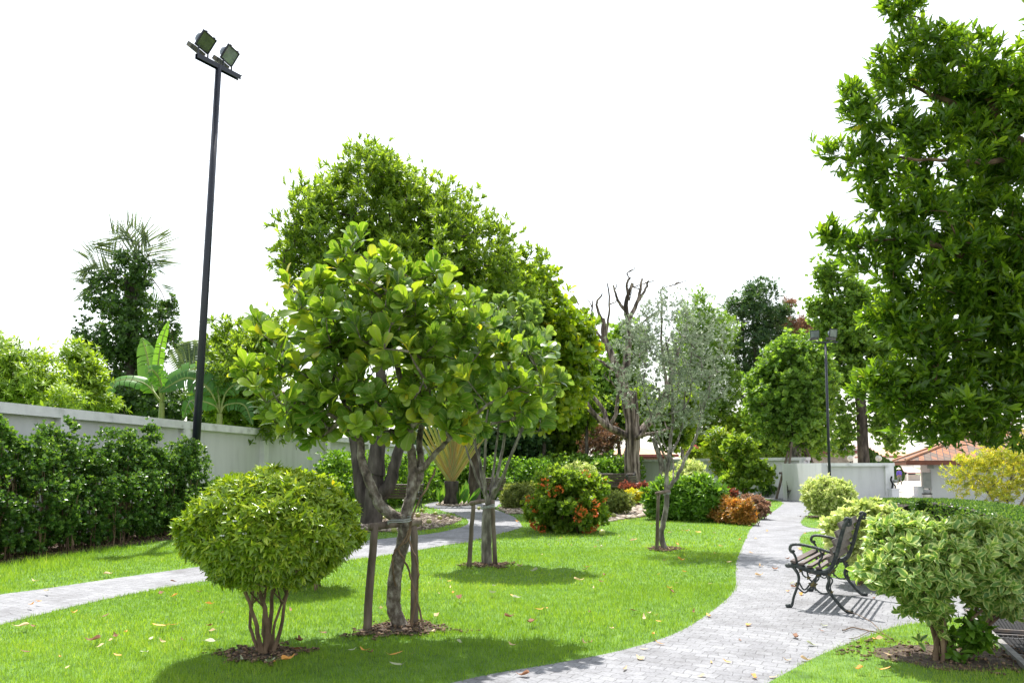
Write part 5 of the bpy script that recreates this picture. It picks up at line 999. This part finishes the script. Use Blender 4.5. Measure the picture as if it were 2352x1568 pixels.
# kiosk
kx0 = W(2066, 1100, 98).x; kx1 = W(2113, 1100, 98).x
t = T('kiosk', 'open kiosk with pink awning at the back of the pale plaza', 'kiosk', ((kx0+kx1)/2, 98, -.25))
za = W(2070, 1084, 98).z; zb = W(2070, 1077, 98).z
mk('awning', [(kx0, 96, za), (kx1, 96, za), (kx1, 100, zb+.3), (kx0, 100, zb+.3), (kx0, 96, za-.12), (kx1, 96, za-.12)], [(0, 1, 2, 3), (0, 4, 5, 1)], M['roof_pink'], t)
for x in (kx0+.1, W(2078, 1, 98).x, kx1-.1): MB().box(x-.07, x+.07, 96.1, 96.24, -.25, za-.13).build('post', M['cream'], t)
MB().box(kx0, kx1, 99, 99.2, -.25, za).build('back_wall', M['pole'], t); MB().box(kx0+.4, kx1-.2, 97.5, 98.1, -.25, .55).build('counter', M['cream'], t)  # back wall coloured near black to stand in for the shaded kiosk interior
# gatehouse
R25 = Matrix.Translation((17.2, 30.5, 0)) @ Matrix.Rotation(math.radians(-22), 4, 'Z')
gh = T('gatehouse', 'white gatehouse with diamond-pattern orange and grey tiled roof right of the gateway', 'building', (17.2, 30.5, -.25)); gh['label'] = 'white gatehouse with diamond-pattern orange and grey tiled hip roof beside the gateway'
MB().box(0, 9, 0, 3.0, -.25, 1.70, R25).build('wall', M['wall'], gh)
MB().box(2.2, 2.32, -.03, -.002, -.2, 1.66, R25).build('pilaster', M['wall'], gh)
V = [R25 @ Vector(v) for v in [(-1.0, -1.0, 1.78), (10, -1.0, 1.78), (10, 4.0, 1.78), (-1.0, 4.0, 1.78), (2.0, 1.5, 3.0), (7.5, 1.5, 3.0)]]
rf = mk('roof', V, [(0, 1, 5, 4), (1, 2, 5), (2, 3, 4, 5), (3, 0, 4), (3, 2, 1, 0)], M['tiles'], gh)
MB().box(-.98, 9.98, -.98, 3.98, 1.60, 1.776, R25).build('eave_board', M['eave'], gh)
m_ = MB()
for a, b in ((0, 4), (4, 5), (1, 5), (3, 4)): m_.tube([V[a]+Vector((0, 0, .03)), V[b]+Vector((0, 0, .05))], .06, 6)
m_.build('ridge_tiles', M['roof_orange'], rf)
t = T('meter_box', 'grey electrical box with cables on the gatehouse corner', 'electrical box', R25 @ Vector((-.1, -.1, .7)))
MB().box(-.30, -.002, -.12, .25, .65, 1.3, R25).build('case', M['grey_box'], t)
m_ = MB(); m_.tube(smooth_line([R25 @ Vector(v) for v in ((-.1, -.14, .65), (-.05, -.16, .3), (-.16, -.14, .0), (-.1, -.12, -.2))]), .018, 6); m_.build('cable', M['black'], t)
t = T('gate_light', 'small grey lamp under the eave at the gatehouse corner', 'lamp', R25 @ Vector((.05, -.12, 1.55))); MB().box(-.12, .1, -.14, -.003, 1.46, 1.6, R25).build('lamp_case', M['grey_box'], t)
# litter bin, pedestals
bp = Vector((W(2128, 1100, 29.4).x, 29.4, 0))
t = T('litter_bin', 'round pale steel bin with open dark-rimmed top beside the gatehouse corner', 'bin', bp)
MB().lathe(bp, [(.13, 0), (.15, .05), (.17, .42), (.165, .44)], 18).build('body', M['bin'], t, True)
MB().lathe(bp, [(.165, .44), (.19, .45), (.19, .48), (.02, .485)], 18).build('lid', M['black'], t, True); MB().lathe(bp, [(.12, .49), (.13, .60), (.10, .62), (.0, .62)], 16).build('hood', M['grey_box'], t, True)
p = Vector((W(2051, 1100, 29.6).x, 29.6, 0)); t = T('pedestal', 'white square pedestal at the end of the plain wall by the gateway', 'pedestal', p)
MB().box(p.x-.12, p.x+.16, p.y-.15, p.y+.15, -.0, .62).box(p.x-.14, p.x+.18, p.y-.17, p.y+.17, .62, .67).build('block', M['wall'], t)
t = T('garden_figure', 'small dark metal ornament with pale bowl on the white pedestal', 'ornament', (p.x, p.y, .67))
m_ = MB(); m_.tube(smooth_line([p+Vector((-.05, 0, .67)), p+Vector((-.02, 0, .85)), p+Vector((-.08, 0, 1.0)), p+Vector((-.04, 0, 1.15))]), .035, 8); m_.tube(smooth_line([p+Vector((-.02, 0, .85)), p+Vector((.08, 0, .78)), p+Vector((.10, 0, .67))]), .025, 7); m_.build('stand', M['black'], t, True)
MB().ball((p.x+.09, p.y, .95), .10, 10, .7).build('bowl', M['grey_box'], t, True)
q = Vector((W(2112, 1100, 30.6).x, 30.6, -.25)); t = T('stone_block', 'stepped pale stone gatepost foot beside the bin', 'gatepost', q)
MB().box(q.x-.14, q.x+.2, q.y, q.y+.4, -.25, .35).box(q.x-.06, q.x+.2, q.y+.02, q.y+.38, .35, .72).box(q.x-.24, q.x+.2, q.y-.05, q.y+.45, -.25, -.05).build('block', M['wall'], t)
tag(MB().box(15.3, 18.0, 30.45, 30.75, -.26, .05).build('step', M['kerb']), kind='structure')
for (x, y, s) in ((1953, 1052, 'thick trunk of the tall pale tree'), (2018, 1052, 'cypress row')):
    c = W(x, y, 40); t = T('globe_lamp', ('white globe lamp just before the ' if x < 2000 else 'white globe lamp on a post in front of the ')+s, 'lamp', (c.x, c.y, -.25))
    MB().ball(c, .165, 16).build('globe', M['globe'], t, True); MB().tube([(c.x, c.y, -.25), (c.x, c.y, c.z-.15)], .03, 8).build('post', M['pole'], t)
# ================================================================== PERSON
def skin(name, J, E, m, parent, sub=2):
    me = bpy.data.meshes.new(name); me.from_pydata([j[0] for j in J], E, []); o = bpy.data.objects.new(name, me); COL.objects.link(o)
    o.parent = parent; me.materials.append(m)
    md = o.modifiers.new('Skin', 'SKIN'); md.use_smooth_shade = True
    for i, j in enumerate(J):
        r = j[1]; v = me.skin_vertices[0].data[i]; v.radius = r if isinstance(r, tuple) else (r, r); v.use_root = (i == 0)
    s_ = o.modifiers.new('Sub', 'SUBSURF'); s_.levels = sub; s_.render_levels = sub
    return o
def person():
    d = 76; f = W(2067, 1112, d); t = T('person', 'person walking away across the plaza in a conical hat, purple jacket and grey trousers', 'person', (f.x, d, -.25))
    t.rotation_euler = (0, 0, .15)
    # facing +y (away)
    J = [((0, 0, .90), (.13, .10)), ((0, .01, 1.10), (.12, .09)), ((0, .03, 1.30), (.15, .10)), ((0, .04, 1.40), (.06, .06)), ((0, .07, 1.47), (.05, .05)), ((0, .09, 1.56), (.075, .09)), ((0, .10, 1.63), (.06, .07))]
    E = [(i, i+1) for i in range(6)]
    for s in (-1, 1):
        b = len(J); J += [((s*.17, .03, 1.34), .055), ((s*.23, .03, 1.10), .042), ((s*.24, .12 if s > 0 else .03, .88), .03), ((s*.24, .15 if s > 0 else .04, .80), .028)]
        E += [(2, b), (b, b+1), (b+1, b+2), (b+2, b+3)]
        for k in range(4): J += [((s*.24+(k-1.5)*.014, .16+.005*k if s > 0 else .05, .76-.004*abs(k-1.5)), .008), ((s*.24+(k-1.5)*.015, .17 if s > 0 else .055, .71+.006*abs(k-1.5)), .007)]; n = len(J); E += [(b+3, n-2), (n-2, n-1)]
        J += [((s*.205, .17 if s > 0 else .07, .77), .009), ((s*.195, .18 if s > 0 else .08, .745), .008)]; n = len(J); E += [(b+3, n-2), (n-2, n-1)]
        b = len(J); yk = .10 if s < 0 else -.02; ya = .14 if s < 0 else -.16
        J += [((s*.09, 0, .82), .085), ((s*.10, yk, .48), .058), ((s*.09, ya, .08), .038), ((s*.10, ya+.12, .03), .035)]
        E += [(0, b), (b, b+1), (b+1, b+2), (b+2, b+3)]
    skn = surf('skin', [(0.32, 0.19, 0.13), (0.40, 0.25, 0.18)], 20, 0.6, 0)
    skin('body', J, E, skn, t)
    jk = surf('purple_cloth', [(0.10, 0.06, 0.38), (0.16, 0.10, 0.52)], 9, 0.8, 0.3); tr = surf('grey_cloth', [(0.10, 0.11, 0.115), (0.18, 0.19, 0.19)], 9, 0.85, 0.3)
    J2 = [((0, 0, .92), (.19, .15)), ((0, .01, 1.12), (.17, .13)), ((0, .03, 1.32), (.19, .13)), ((0, .04, 1.40), (.09, .08))]; E2 = [(0, 1), (1, 2), (2, 3)]
    for s in (-1, 1): b = len(J2); J2 += [((s*.18, .03, 1.34), .075), ((s*.24, .03, 1.10), .062), ((s*.245, .11 if s > 0 else .03, .90), .05)]; E2 += [(2, b), (b, b+1), (b+1, b+2)]
    skin('jacket', J2, E2, jk, t)
    J3 = [((0, 0, .92), (.16, .12))]; E3 = []
    for s in (-1, 1): yk = .10 if s < 0 else -.02; ya = .13 if s < 0 else -.10; b = len(J3); J3 += [((s*.09, 0, .82), .11), ((s*.10, yk, .50), .085), ((s*.095, (yk+ya)/2, .32), .075)]; E3 += [(0, b), (b, b+1), (b+1, b+2)]
    skin('trousers', J3, E3, tr, t)
    for s in (-1, 1):
        yk = .10 if s < 0 else -.02; ya = .14 if s < 0 else -.16
        skin('boot', [((s*.095, (yk+ya)/2, .34), .06), ((s*.09, ya, .08), .052), ((s*.10, ya+.14, .035), .045)], [(0, 1), (1, 2)], M['black'], t, 1)
    hat = MB().lathe((0, .09, 1.575), [(.235, 0), (.23, .008), (.12, .10), (.012, .19), (0, .19)], 24); hat.build('conical_hat', surf('straw', [(0.62, 0.56, 0.42), (0.75, 0.70, 0.58)], 30, 0.8, 0.1), t, True, local=True)
    skin('waist_bag', [((-.10, -.15, .98), (.07, .06)), ((-.03, -.17, .92), (.09, .07)), ((.04, -.15, .96), (.05, .05))], [(0, 1), (1, 2)], surf('maroon_cloth', [(0.25, 0.07, 0.07), (0.4, 0.2, 0.18)], 6, 0.8, 0.1), t)
person()
# ================================================================== RIGHT SIDE PLANTS
def varieg(label, blobs, base, n, ros, size, mat='l_var', tm=OVATE, nst=12, name='variegated_shrub', r=.02, sp=.16):
    t = T(name, label, 'shrub', base)
    C = foliage('foliage', t, M[mat], blobs, n, .07, ros, 6, size, tm, cone=1.25, up=.75, out=.6, shell=.35, zmin=.05, jit=.5, svar=.2)
    B = np.array(blobs); mid = Vector(B[:, :3].mean(0)); lines = []
    for i in range(nst):
        c = C[RNG.integers(0, len(C))]; b = Vector(base)+Vector((random.uniform(-sp, sp), random.uniform(-sp, sp)*.8, 0)); tp = Vector(c); tp = Vector((tp.x, tp.y, max(tp.z, b.z+.35)))
        P = smooth_line([b, b.lerp(tp, .35)+Vector((0, 0, .05)), b.lerp(tp, .75)], 5, .008); lines.append((P, r*random.uniform(.7, 1.1), r*.45))
    tubes_obj('stem', skeleton(lines, C, .12, .0032, .42, start=0, jit=.012, rmax=r*.6), M['bark_brown'], t); return t
nb = G(2175, 1512); d = 5.95
varieg('large variegated green and cream shrub with many brown stems beside the iron bench', BL(d, [(2170, 1262, 130, 50, 0, 130), (2085, 1268, 85, 60, 0, 95), (2270, 1270, 110, 66, .1, 120), (2110, 1310, 105, 50, -.1, 100), (2250, 1320, 110, 50, 0, 110), (2065, 1325, 35, 35, -.1, 40), (2045, 1235, 38, 28, 0, 50), (2360, 1285, 70, 70, .2, 100), (2120, 1385, 40, 22, -.1, 40), (2310, 1380, 50, 18, 0, 50), (2135, 1440, 18, 18, -.1, 20)]), nb, 420, 4300, .078, nst=16, r=.021)
varieg('mid-sized pale variegated shrub behind the iron bench, before the clipped curved hedge', BL(9.6, [(1985, 1195, 75, 38, 0, 80), (1935, 1225, 42, 40, 0, 45), (2060, 1208, 80, 25, 0, 80), (1990, 1250, 80, 45, 0, 80), (2080, 1250, 80, 45, 0, 80)]), (W(2000, 1300, 9.6).x, 9.6, 0), 260, 3300, .075, mat='l_cream', tm=LEAF_O, r=.018, nst=10)
bl_ = BL(5.9, [(2225, 1470, 40, 50, -.05, 40), (2255, 1500, 30, 20, -.1, 30)])
t = T('ground_plant', 'plain dark green leafy plant at the foot of the large variegated shrub', 'plant', G(2225, 1520)); foliage('foliage', t, M['l_hedge_bright'], bl_, 24, .05, 60, 5, .085, OVATE, cone=1.4, zmin=.03, svar=.15)
# clipped curved hedge
def arc_hedge():
    A_ = smooth_line([W(x, 1100, dd) for x, dd in ((2030, 14.2), (2060, 15.3), (2150, 15.2), (2250, 13.4), (2352, 10.6), (2430, 8.6), (2700, 6.6), (3300, 5.0))], 6); A_ = [Vector((p.x, p.y, 0)) for p in A_]
    t = T('clipped_hedge', 'low curved hedge with flat clipped top and dark sides in front of the gatehouse', 'hedge', A_[0]); n = 34000
    i = RNG.integers(0, len(A_)-1, n); u = RNG.random(n); PA = np.array(A_); c = PA[i]+(PA[i+1]-PA[i])*u[:, None]; tv = norm(PA[i+1]-PA[i]); nv = np.stack([tv[:, 1], -tv[:, 0], np.zeros(n)], 1)
    top = RNG.random(n) < .5; off = (RNG.random(n)*2-1)*.42; H = .84
    P = c+nv*np.where(top, off, np.sign(off)*(.42-.05*RNG.random(n)))[:, None]; P[:, 2] = np.where(top, H-.03*RNG.random(n), .06+(H-.06)*RNG.random(n))
    D = np.where(top[:, None], np.array([0, 0, 1.0]), nv*np.sign(off)[:, None]+np.array([0, 0, .5]))+RNG.normal(size=(n, 3))*.6
    V, F, A = leaves(P, D, RNG.normal(size=(n, 3)), .045, LEAF_O, RNG.random(n)); mk('foliage', V, F, M['l_hedge'], t, attrs=A)
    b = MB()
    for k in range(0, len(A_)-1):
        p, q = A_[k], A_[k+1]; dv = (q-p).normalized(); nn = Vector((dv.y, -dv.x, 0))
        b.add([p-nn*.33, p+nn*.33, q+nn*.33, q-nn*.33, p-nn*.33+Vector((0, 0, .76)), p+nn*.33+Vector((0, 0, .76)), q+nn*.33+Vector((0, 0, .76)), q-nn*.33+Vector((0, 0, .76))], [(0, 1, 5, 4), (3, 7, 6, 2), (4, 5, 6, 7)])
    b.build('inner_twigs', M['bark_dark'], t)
arc_hedge()
M['l_sunny'] = leafmat('sunny_yellow_leaf', [(0.16, 0.24, 0.03), (0.34, 0.37, 0.04), (0.55, 0.46, 0.05)], trans=0.42, tcol=(1.3, 1.2, .5))
tree('golden_shrub', 'airy golden-yellow leaved small tree with several pale stems behind the curved hedge', 'tree', [(2290, 1185, 17), (2292, 1150, 17)], 'l_sunny', BL(17, [(2310, 1080, 70, 50, 0, 80), (2370, 1090, 60, 60, 0, 80), (2250, 1075, 55, 45, 0, 70), (2330, 1040, 60, 30, 0, 70), (2210, 1100, 35, 35, 0, 45), (2290, 1130, 60, 25, 0, 70), (2390, 1030, 50, 40, 0, 60)]), 330, .13, 1500, 7, .09, LEAF_N, 'bark_grey', (.04, .035),
     [([(2292, 1180, 17), (2270, 1130, 17), (2240, 1090, 17)], .03, .012), ([(2310, 1185, 17), (2318, 1120, 17), (2330, 1070, 17)], .035, .013), ([(2330, 1190, 16.8), (2360, 1130, 16.8), (2390, 1080, 16.8)], .03, .012)], twig=.0035, seg=.25, jit=.03, shell=.15)
# --- overhanging tree at the right edge
def fore_tree():
    d = 6.6; trunk = Vector((6.9, 7.2, 0)); t = T('overhanging_tree', 'large dark glossy-leaved tree whose crown overhangs the garden at the picture edge', 'tree', trunk)
    rowz = [(2100, 30, 55, 22, 0, 60), (2150, 95, 70, 30, 0, 70), (2200, 165, 110, 38, 0, 110), (2320, 130, 60, 40, 0, 70), (2410, 40, 50, 60, 0, 80), (2070, 170, 60, 26, 0, 55), (2110, 225, 90, 34, 0, 80),
            (2260, 235, 110, 50, 0, 130), (1965, 222, 40, 14, 0, 26), (2020, 262, 60, 24, 0, 45), (1935, 352, 48, 16, 0, 34), (2000, 375, 60, 24, 0, 50), (2080, 315, 80, 32, 0, 80), (2180, 320, 110, 40, 0, 120), (2100, 405, 90, 32, 0, 80),
            (2220, 420, 120, 50, .1, 140), (2350, 330, 110, 90, .1, 150), (2070, 480, 55, 20, 0, 50), (2150, 500, 90, 34, 0, 90), (1915, 545, 48, 15, 0, 30), (1985, 560, 60, 24, 0, 50), (2060, 545, 70, 26, 0, 60), (2140, 580, 100, 40, 0, 110),
            (2280, 540, 130, 70, .2, 170), (2040, 625, 42, 20, 0, 40), (2110, 655, 80, 36, 0, 80), (2250, 680, 130, 70, .1, 160), (2380, 650, 100, 120, .2, 170), (2075, 735, 50, 28, 0, 55), (2140, 770, 90, 50, 0, 110), (2280, 800, 120, 80, .2, 170),
            (2060, 820, 48, 30, 0, 50), (2130, 860, 80, 45, 0, 90), (2010, 880, 38, 20, 0, 36), (2070, 910, 60, 30, 0, 60), (2180, 930, 100, 50, 0, 120), (2310, 930, 120, 70, .1, 160), (2400, 850, 90, 120, .2, 160), (2110, 990, 48, 26, 0, 50), (2200, 1010, 70, 24, 0, 70), (2300, 1015, 70, 20, 0, 70)]
    bl = BL(d, rowz+[(1965, 222, 42, 14, 0, 26), (1940, 215, 20, 12, 0, 18), (1935, 352, 50, 16, 0, 34), (1905, 350, 22, 12, 0, 18), (1915, 545, 50, 15, 0, 30), (1885, 545, 22, 10, 0, 18), (2060, 25, 30, 18, 0, 30), (2040, 130, 30, 16, 0, 26), (2020, 180, 30, 16, 0, 26), (1990, 375, 40, 16, 0, 30), (1985, 265, 40, 16, 0, 30), (1985, 890, 24, 14, 0, 20), (2000, 900, 30, 14, 0, 24), (2010, 610, 50, 20, 0, 30), (2020, 470, 40, 16, 0, 30), (2040, 720, 40, 20, 0, 30)]*2+[(2330, 215, 80, 60, 0, 90), (2400, 180, 60, 70, 0, 90), (2330, 700, 110, 80, 0, 120)])
    bx = [(6.4+random.uniform(-1.0, 1.6), 7.0+random.uniform(-1.2, 2.0), random.uniform(3.0, 6.2), .7, .7, .5) for _ in range(16)]
    C = foliage('crown', t, M['l_fore'], bl, 740, .085, 7400, 7, .098, LANCE, cone=.80, up=.75, out=.9, shell=.35, jit=.5, svar=.28)
    C = np.concatenate([C, foliage('crown', t, M['l_fore'], bx, 330, .11, 3600, 7, .10, LANCE, cone=.80, up=.75, out=.9, shell=.35, jit=.5, svar=.28)])
    def L(pts, r0, r1, k=6): return (smooth_line([Vector(p) if len(p) == 3 and isinstance(p, Vector) else W(*p) for p in pts], k, .01), r0, r1)
    fork = Vector((6.6, 7.1, 2.0))
    lines = [(smooth_line([trunk, Vector((6.8, 7.2, 1.0)), fork], 5), .17, .13),
             L([fork, (2500, 640, 6.9), (2352, 640, 6.7), (2250, 600, 6.6), (2120, 555, 6.6), (1990, 550, 6.6)], .07, .012),
             L([fork, (2520, 500, 7), (2400, 370, 6.8), (2300, 300, 6.6), (2180, 235, 6.6), (2090, 195, 6.6)], .08, .012),
             L([fork, (2540, 420, 7), (2450, 200, 7), (2400, 60, 7)], .07, .02),
             L([fork, (2500, 860, 6.8), (2350, 860, 6.7), (2200, 880, 6.6), (2100, 880, 6.6)], .06, .012),
             L([(2400, 370, 6.8), (2300, 370, 6.5), (2180, 370, 6.5), (2050, 360, 6.5)], .035, .01), L([(2300, 300, 6.6), (2260, 200, 6.6), (2170, 120, 6.6), (2110, 40, 6.6)], .035, .01)]
    tubes_obj('trunk', skeleton(lines, C[RNG.permutation(len(C))[:900]], .16, .0035, .42, start=1, jit=.02, rmax=.02), M['bark_brown'], t)
    blooms(t, bl, 6, 22, .022, 'white_flower', .06, name='blossom')
fore_tree()
# ================================================================== SMALL THINGS
kl = [G(2216, 1416), G(2268, 1462), G(2352, 1542), G(2430, 1620)]
m_ = MB()
for a, b in zip(kl[:-1], kl[1:]):
    dv = (b-a).normalized(); nn = Vector((-dv.y, dv.x, 0)); nn = nn if nn.x > 0 else -nn
    m_.add([a, a+nn*.05, b+nn*.05, b]+[v+Vector((0, 0, .05)) for v in (a, a+nn*.05, b+nn*.05, b)], [(0, 4, 7, 3), (4, 5, 6, 7), (1, 2, 6, 5), (0, 1, 5, 4), (2, 3, 7, 6)])
tag(m_.build('kerb', M['kerb']), kind='structure')
def mesh_tray(label, c4, n):
    P = [G(*c) for c in c4]; t = T('mesh_cover', label, 'cover', P[0], 'black mesh covers lying on the paving')
    MB().add([p+Vector((0, 0, .012)) for p in P], [(0, 1, 2, 3)]).build('mesh_sheet', M['black'], t)
    b = MB()
    for i in range(4): b.tube([P[i]+Vector((0, 0, .03)), P[(i+1) % 4]+Vector((0, 0, .03))], .018, 4)
    b.build('frame', M['lamp_rust'], t)
    m2 = MB()
    for k in range(n):
        u = (k+.5)/n; m2.tube([P[0].lerp(P[1], u)+Vector((0, 0, .035)), P[3].lerp(P[2], u)+Vector((0, 0, .035))], .003, 4)
    m2.build('rib', M['black'], t)
mesh_tray('black mesh cover with grey frame lying just past the stone kerb', [(2262, 1452), (2460, 1466), (2440, 1400), (2215, 1400)], 26)
mesh_tray('black mesh cover with grey frame in the bottom corner below the other one', [(2330, 1512), (2560, 1560), (2540, 1478), (2285, 1466)], 22)
# fallen twig
P = [G(*p, .02) for p in ((2052, 1470), (2030, 1455), (1998, 1448), (1960, 1440), (1935, 1447))]; t = T('fallen_twig', 'thin forked dry twig lying on the paving under the variegated shrub', 'twig', P[0])
tubes_obj('twig_stem', [(smooth_line(P, 4, .004), [.006]*17, 5), (smooth_line([P[1], G(1990, 1420, .05), G(1940, 1400, .03)], 4, .004), [.004]*9, 5), (smooth_line([P[2], G(1970, 1462, .02), G(1950, 1466, .02)], 3), [.003]*7, 5)], M['bark_brown'], t)
V, F, A = leaves(np.array([tuple(G(2050+i*6, 1462, .03)) for i in range(9)]), RNG.normal(size=(9, 3))*[1, 1, .2]+[0, 0, .2], np.tile([0, 0, 1.], (9, 1)), .05, LANCE, RNG.random(9)); mk('foliage', V, F, M['l_hedge'], t, attrs=A)
# fallen leaves: individual dry leaves
def curl_leaf(kind, curl):
    tm = PADDLE if kind == 'p' else LANCE; V, F, A = tm; V = V.copy(); V[:, 1] -= .5
    V[:, 2] = .05+curl*(V[:, 1]**2)*1.2+V[:, 0]**2*curl*4+.02*np.sin(V[:, 1]*9); return V, F, A
leafmesh = {}
def leaf_proto(mat, kind, curl):
    k = (mat, kind, curl)
    if k not in leafmesh:
        V, F, A = curl_leaf(kind, curl); me = bpy.data.meshes.new('fallen_leaf'); me.from_pydata([tuple(v) for v in V], [], [tuple(f) for f in F]); me.materials.append(M[mat])
        a = me.attributes.new('lf', 'FLOAT_VECTOR', 'POINT'); a.data.foreach_set('vector', np.concatenate([np.full((len(V), 1), .4), A], 1).astype(np.float32).ravel()); leafmesh[k] = me
    return leafmesh[k]
cname = {'dry_tan': 'tan', 'dry_orange': 'orange', 'dry_brown': 'brown', 'dry_pale': 'greenish'}
def region(p):
    a = np.array([[p.x, p.y]])
    if inpoly(a, isl_near)[0]: return 'on the grass under the large variegated shrub'
    if inpoly(a, pathR)[0]: return 'on the grey paving near the iron bench' if p.y < 14 else 'on the far stretch of the curving path'
    if inpoly(a, pathL)[0]: return 'on the side path between the two lawns'
    if p.x < -.55*p.y+.2 and p.y > 7: return 'on the grass strip below the side hedge'
    return 'on the central lawn close to the front trees' if p.y < 9.5 else 'on the central lawn beyond the front trees'
def drop(x, y, mat, size, kind='l', curl=.6, rz=None):
    p = G(x, y); p.z = .05 if not inpoly(np.array([[p.x, p.y]]), pathR)[0] else .01
    if inpoly(np.array([[p.x, p.y]]), isl_near)[0]: p.z = .05
    o = bpy.data.objects.new('fallen_leaf', leaf_proto(mat, kind, curl)); COL.objects.link(o); o.location = p; o.scale = (size,)*3
    o.rotation_euler = (random.uniform(-.25, .25), random.uniform(-.3, .3), random.uniform(0, 6.28) if rz is None else rz)
    r_ = region(p); w1 = 'tiny' if size < .06 else 'small' if size < .08 else 'middling' if size < .10 else 'large' if size < .14 else 'broad'
    w2 = 'flat' if curl < .45 else 'curled' if curl < .75 else 'crumpled'; an = ['sideways', 'aslant', 'lengthwise'][int((o.rotation_euler[2] % PI)/PI*2.999)]
    tag(o, ' '.join([w1, w2, 'rounded' if kind == 'p' else 'slender', cname[mat], 'leaf', an, r_]), 'fallen leaf', cname[mat]+' fallen leaves '+r_)
for a in [(370, 1452, 'dry_orange', .19, 'l', .5, 1.4), (400, 1448, 'dry_orange', .14, 'l', .5, 1.8), (485, 1490, 'dry_pale', .16, 'p', .4, 1.2), (45, 1452, 'dry_tan', .14, 'p', .5), (212, 1485, 'dry_brown', .12, 'p', .7), (265, 1476, 'dry_brown', .10, 'p', .8), (240, 1427, 'dry_brown', .10), (905, 1520, 'dry_orange', .15), (838, 1510, 'dry_orange', .14), (850, 1514, 'dry_brown', .11), (690, 1488, 'dry_brown', .18, 'p', .6), (1220, 1443, 'dry_brown', .13, 'p', .7), (1055, 1385, 'dry_brown', .12, 'p'), (1545, 1370, 'dry_brown', .10, 'p'), (1480, 1432, 'dry_tan', .12), (1628, 1417, 'dry_orange', .12), (1515, 1481, 'dry_orange', .10), (1500, 1470, 'dry_orange', .1), (1200, 1555, 'dry_brown', .10, 'p', .8), (915, 1545, 'dry_pale', .16), (1178, 1497, 'dry_tan', .12), (1826, 1467, 'dry_brown', .10, 'p', .9), (1330, 1342, 'dry_tan', .14, 'p'), (1348, 1310, 'dry_orange', .14), (1810, 1360, 'dry_orange', .10), (1825, 1350, 'dry_brown', .09, 'p'), (70, 1400, 'dry_orange', .12), (250, 1327, 'dry_tan', .14, 'p'), (80, 1345, 'dry_tan', .16), (110, 1367, 'dry_pale', .13), (1435, 1540, 'dry_tan', .09), (2140, 1515, 'dry_tan', .14), (2030, 1555, 'dry_orange', .12), (1860, 1320, 'dry_brown', .09, 'p'), (1130, 1372, 'dry_pale', .16, 'p', .3), (1180, 1380, 'dry_orange', .12), (400, 1345, 'dry_brown', .1, 'p')]: drop(*a)
cnt_ = 0
while cnt_ < 150:
    y = 1200+360*random.random()**1.4; x = random.uniform(10, 2100) if y > 1330 else random.uniform(900, 1850)
    if y < 1330 and x < 1150: continue
    if 1330 > y and x < 900: continue
    drop(x, y, random.choice(['dry_tan', 'dry_orange', 'dry_brown', 'dry_pale', 'dry_tan', 'dry_orange']), random.uniform(.05, .105)*(1.25 if y < 1330 else 1), random.choice('lp'), random.choice([.3, .6, .9])); cnt_ += 1
# fallen fruit
fm = MB().ball((0, 0, 0), 1, 12, .9); fv = [(x*(1+.12*z), y, z) for x, y, z in fm.V]
for k, (mt) in enumerate(('fruit', 'fruit_red')):
    me = bpy.data.meshes.new('fallen_fruit'); me.from_pydata(fv, [], fm.F); me.materials.append(M[mt]); me.polygons.foreach_set('use_smooth', [True]*len(me.polygons))
    spots = [(895, 1209), (915, 1200), (930, 1213), (945, 1209), (958, 1212), (985, 1205), (1010, 1196), (1030, 1190), (960, 1190), (880, 1195), (1000, 1185), (970, 1178), (905, 1225), (1100, 1172), (1190, 1168), (1215, 1174), (1245, 1180), (1330, 1200), (1268, 1208), (1255, 1215), (1410, 1190), (1383, 1232)] if k == 0 else [(940, 1205), (1300, 1170)]
    for (x, y) in spots:
        p = G(x, y); o = bpy.data.objects.new('fallen_fruit', me); COL.objects.link(o); r = random.uniform(.055, .08); o.scale = (r,)*3; o.location = (p.x, p.y, r*.9+.02); o.rotation_euler = (random.random(), random.random(), random.random()*6)
        if x == 1383: lb, g = 'single pale round fruit lying alone on the open lawn', None
        elif x < 1050: lb, g = ('dark red' if k else 'green')+' round fallen fruit in the stony bed beside the side path', None if k else 'green fallen fruits in the stony bed'
        else: lb, g = ('dark red' if k else 'green')+' round fallen fruit by the pebbles around the orange-flowered bush', None if k else 'green fallen fruits near the flowering bush'
        tag(o, lb, 'fruit', g)
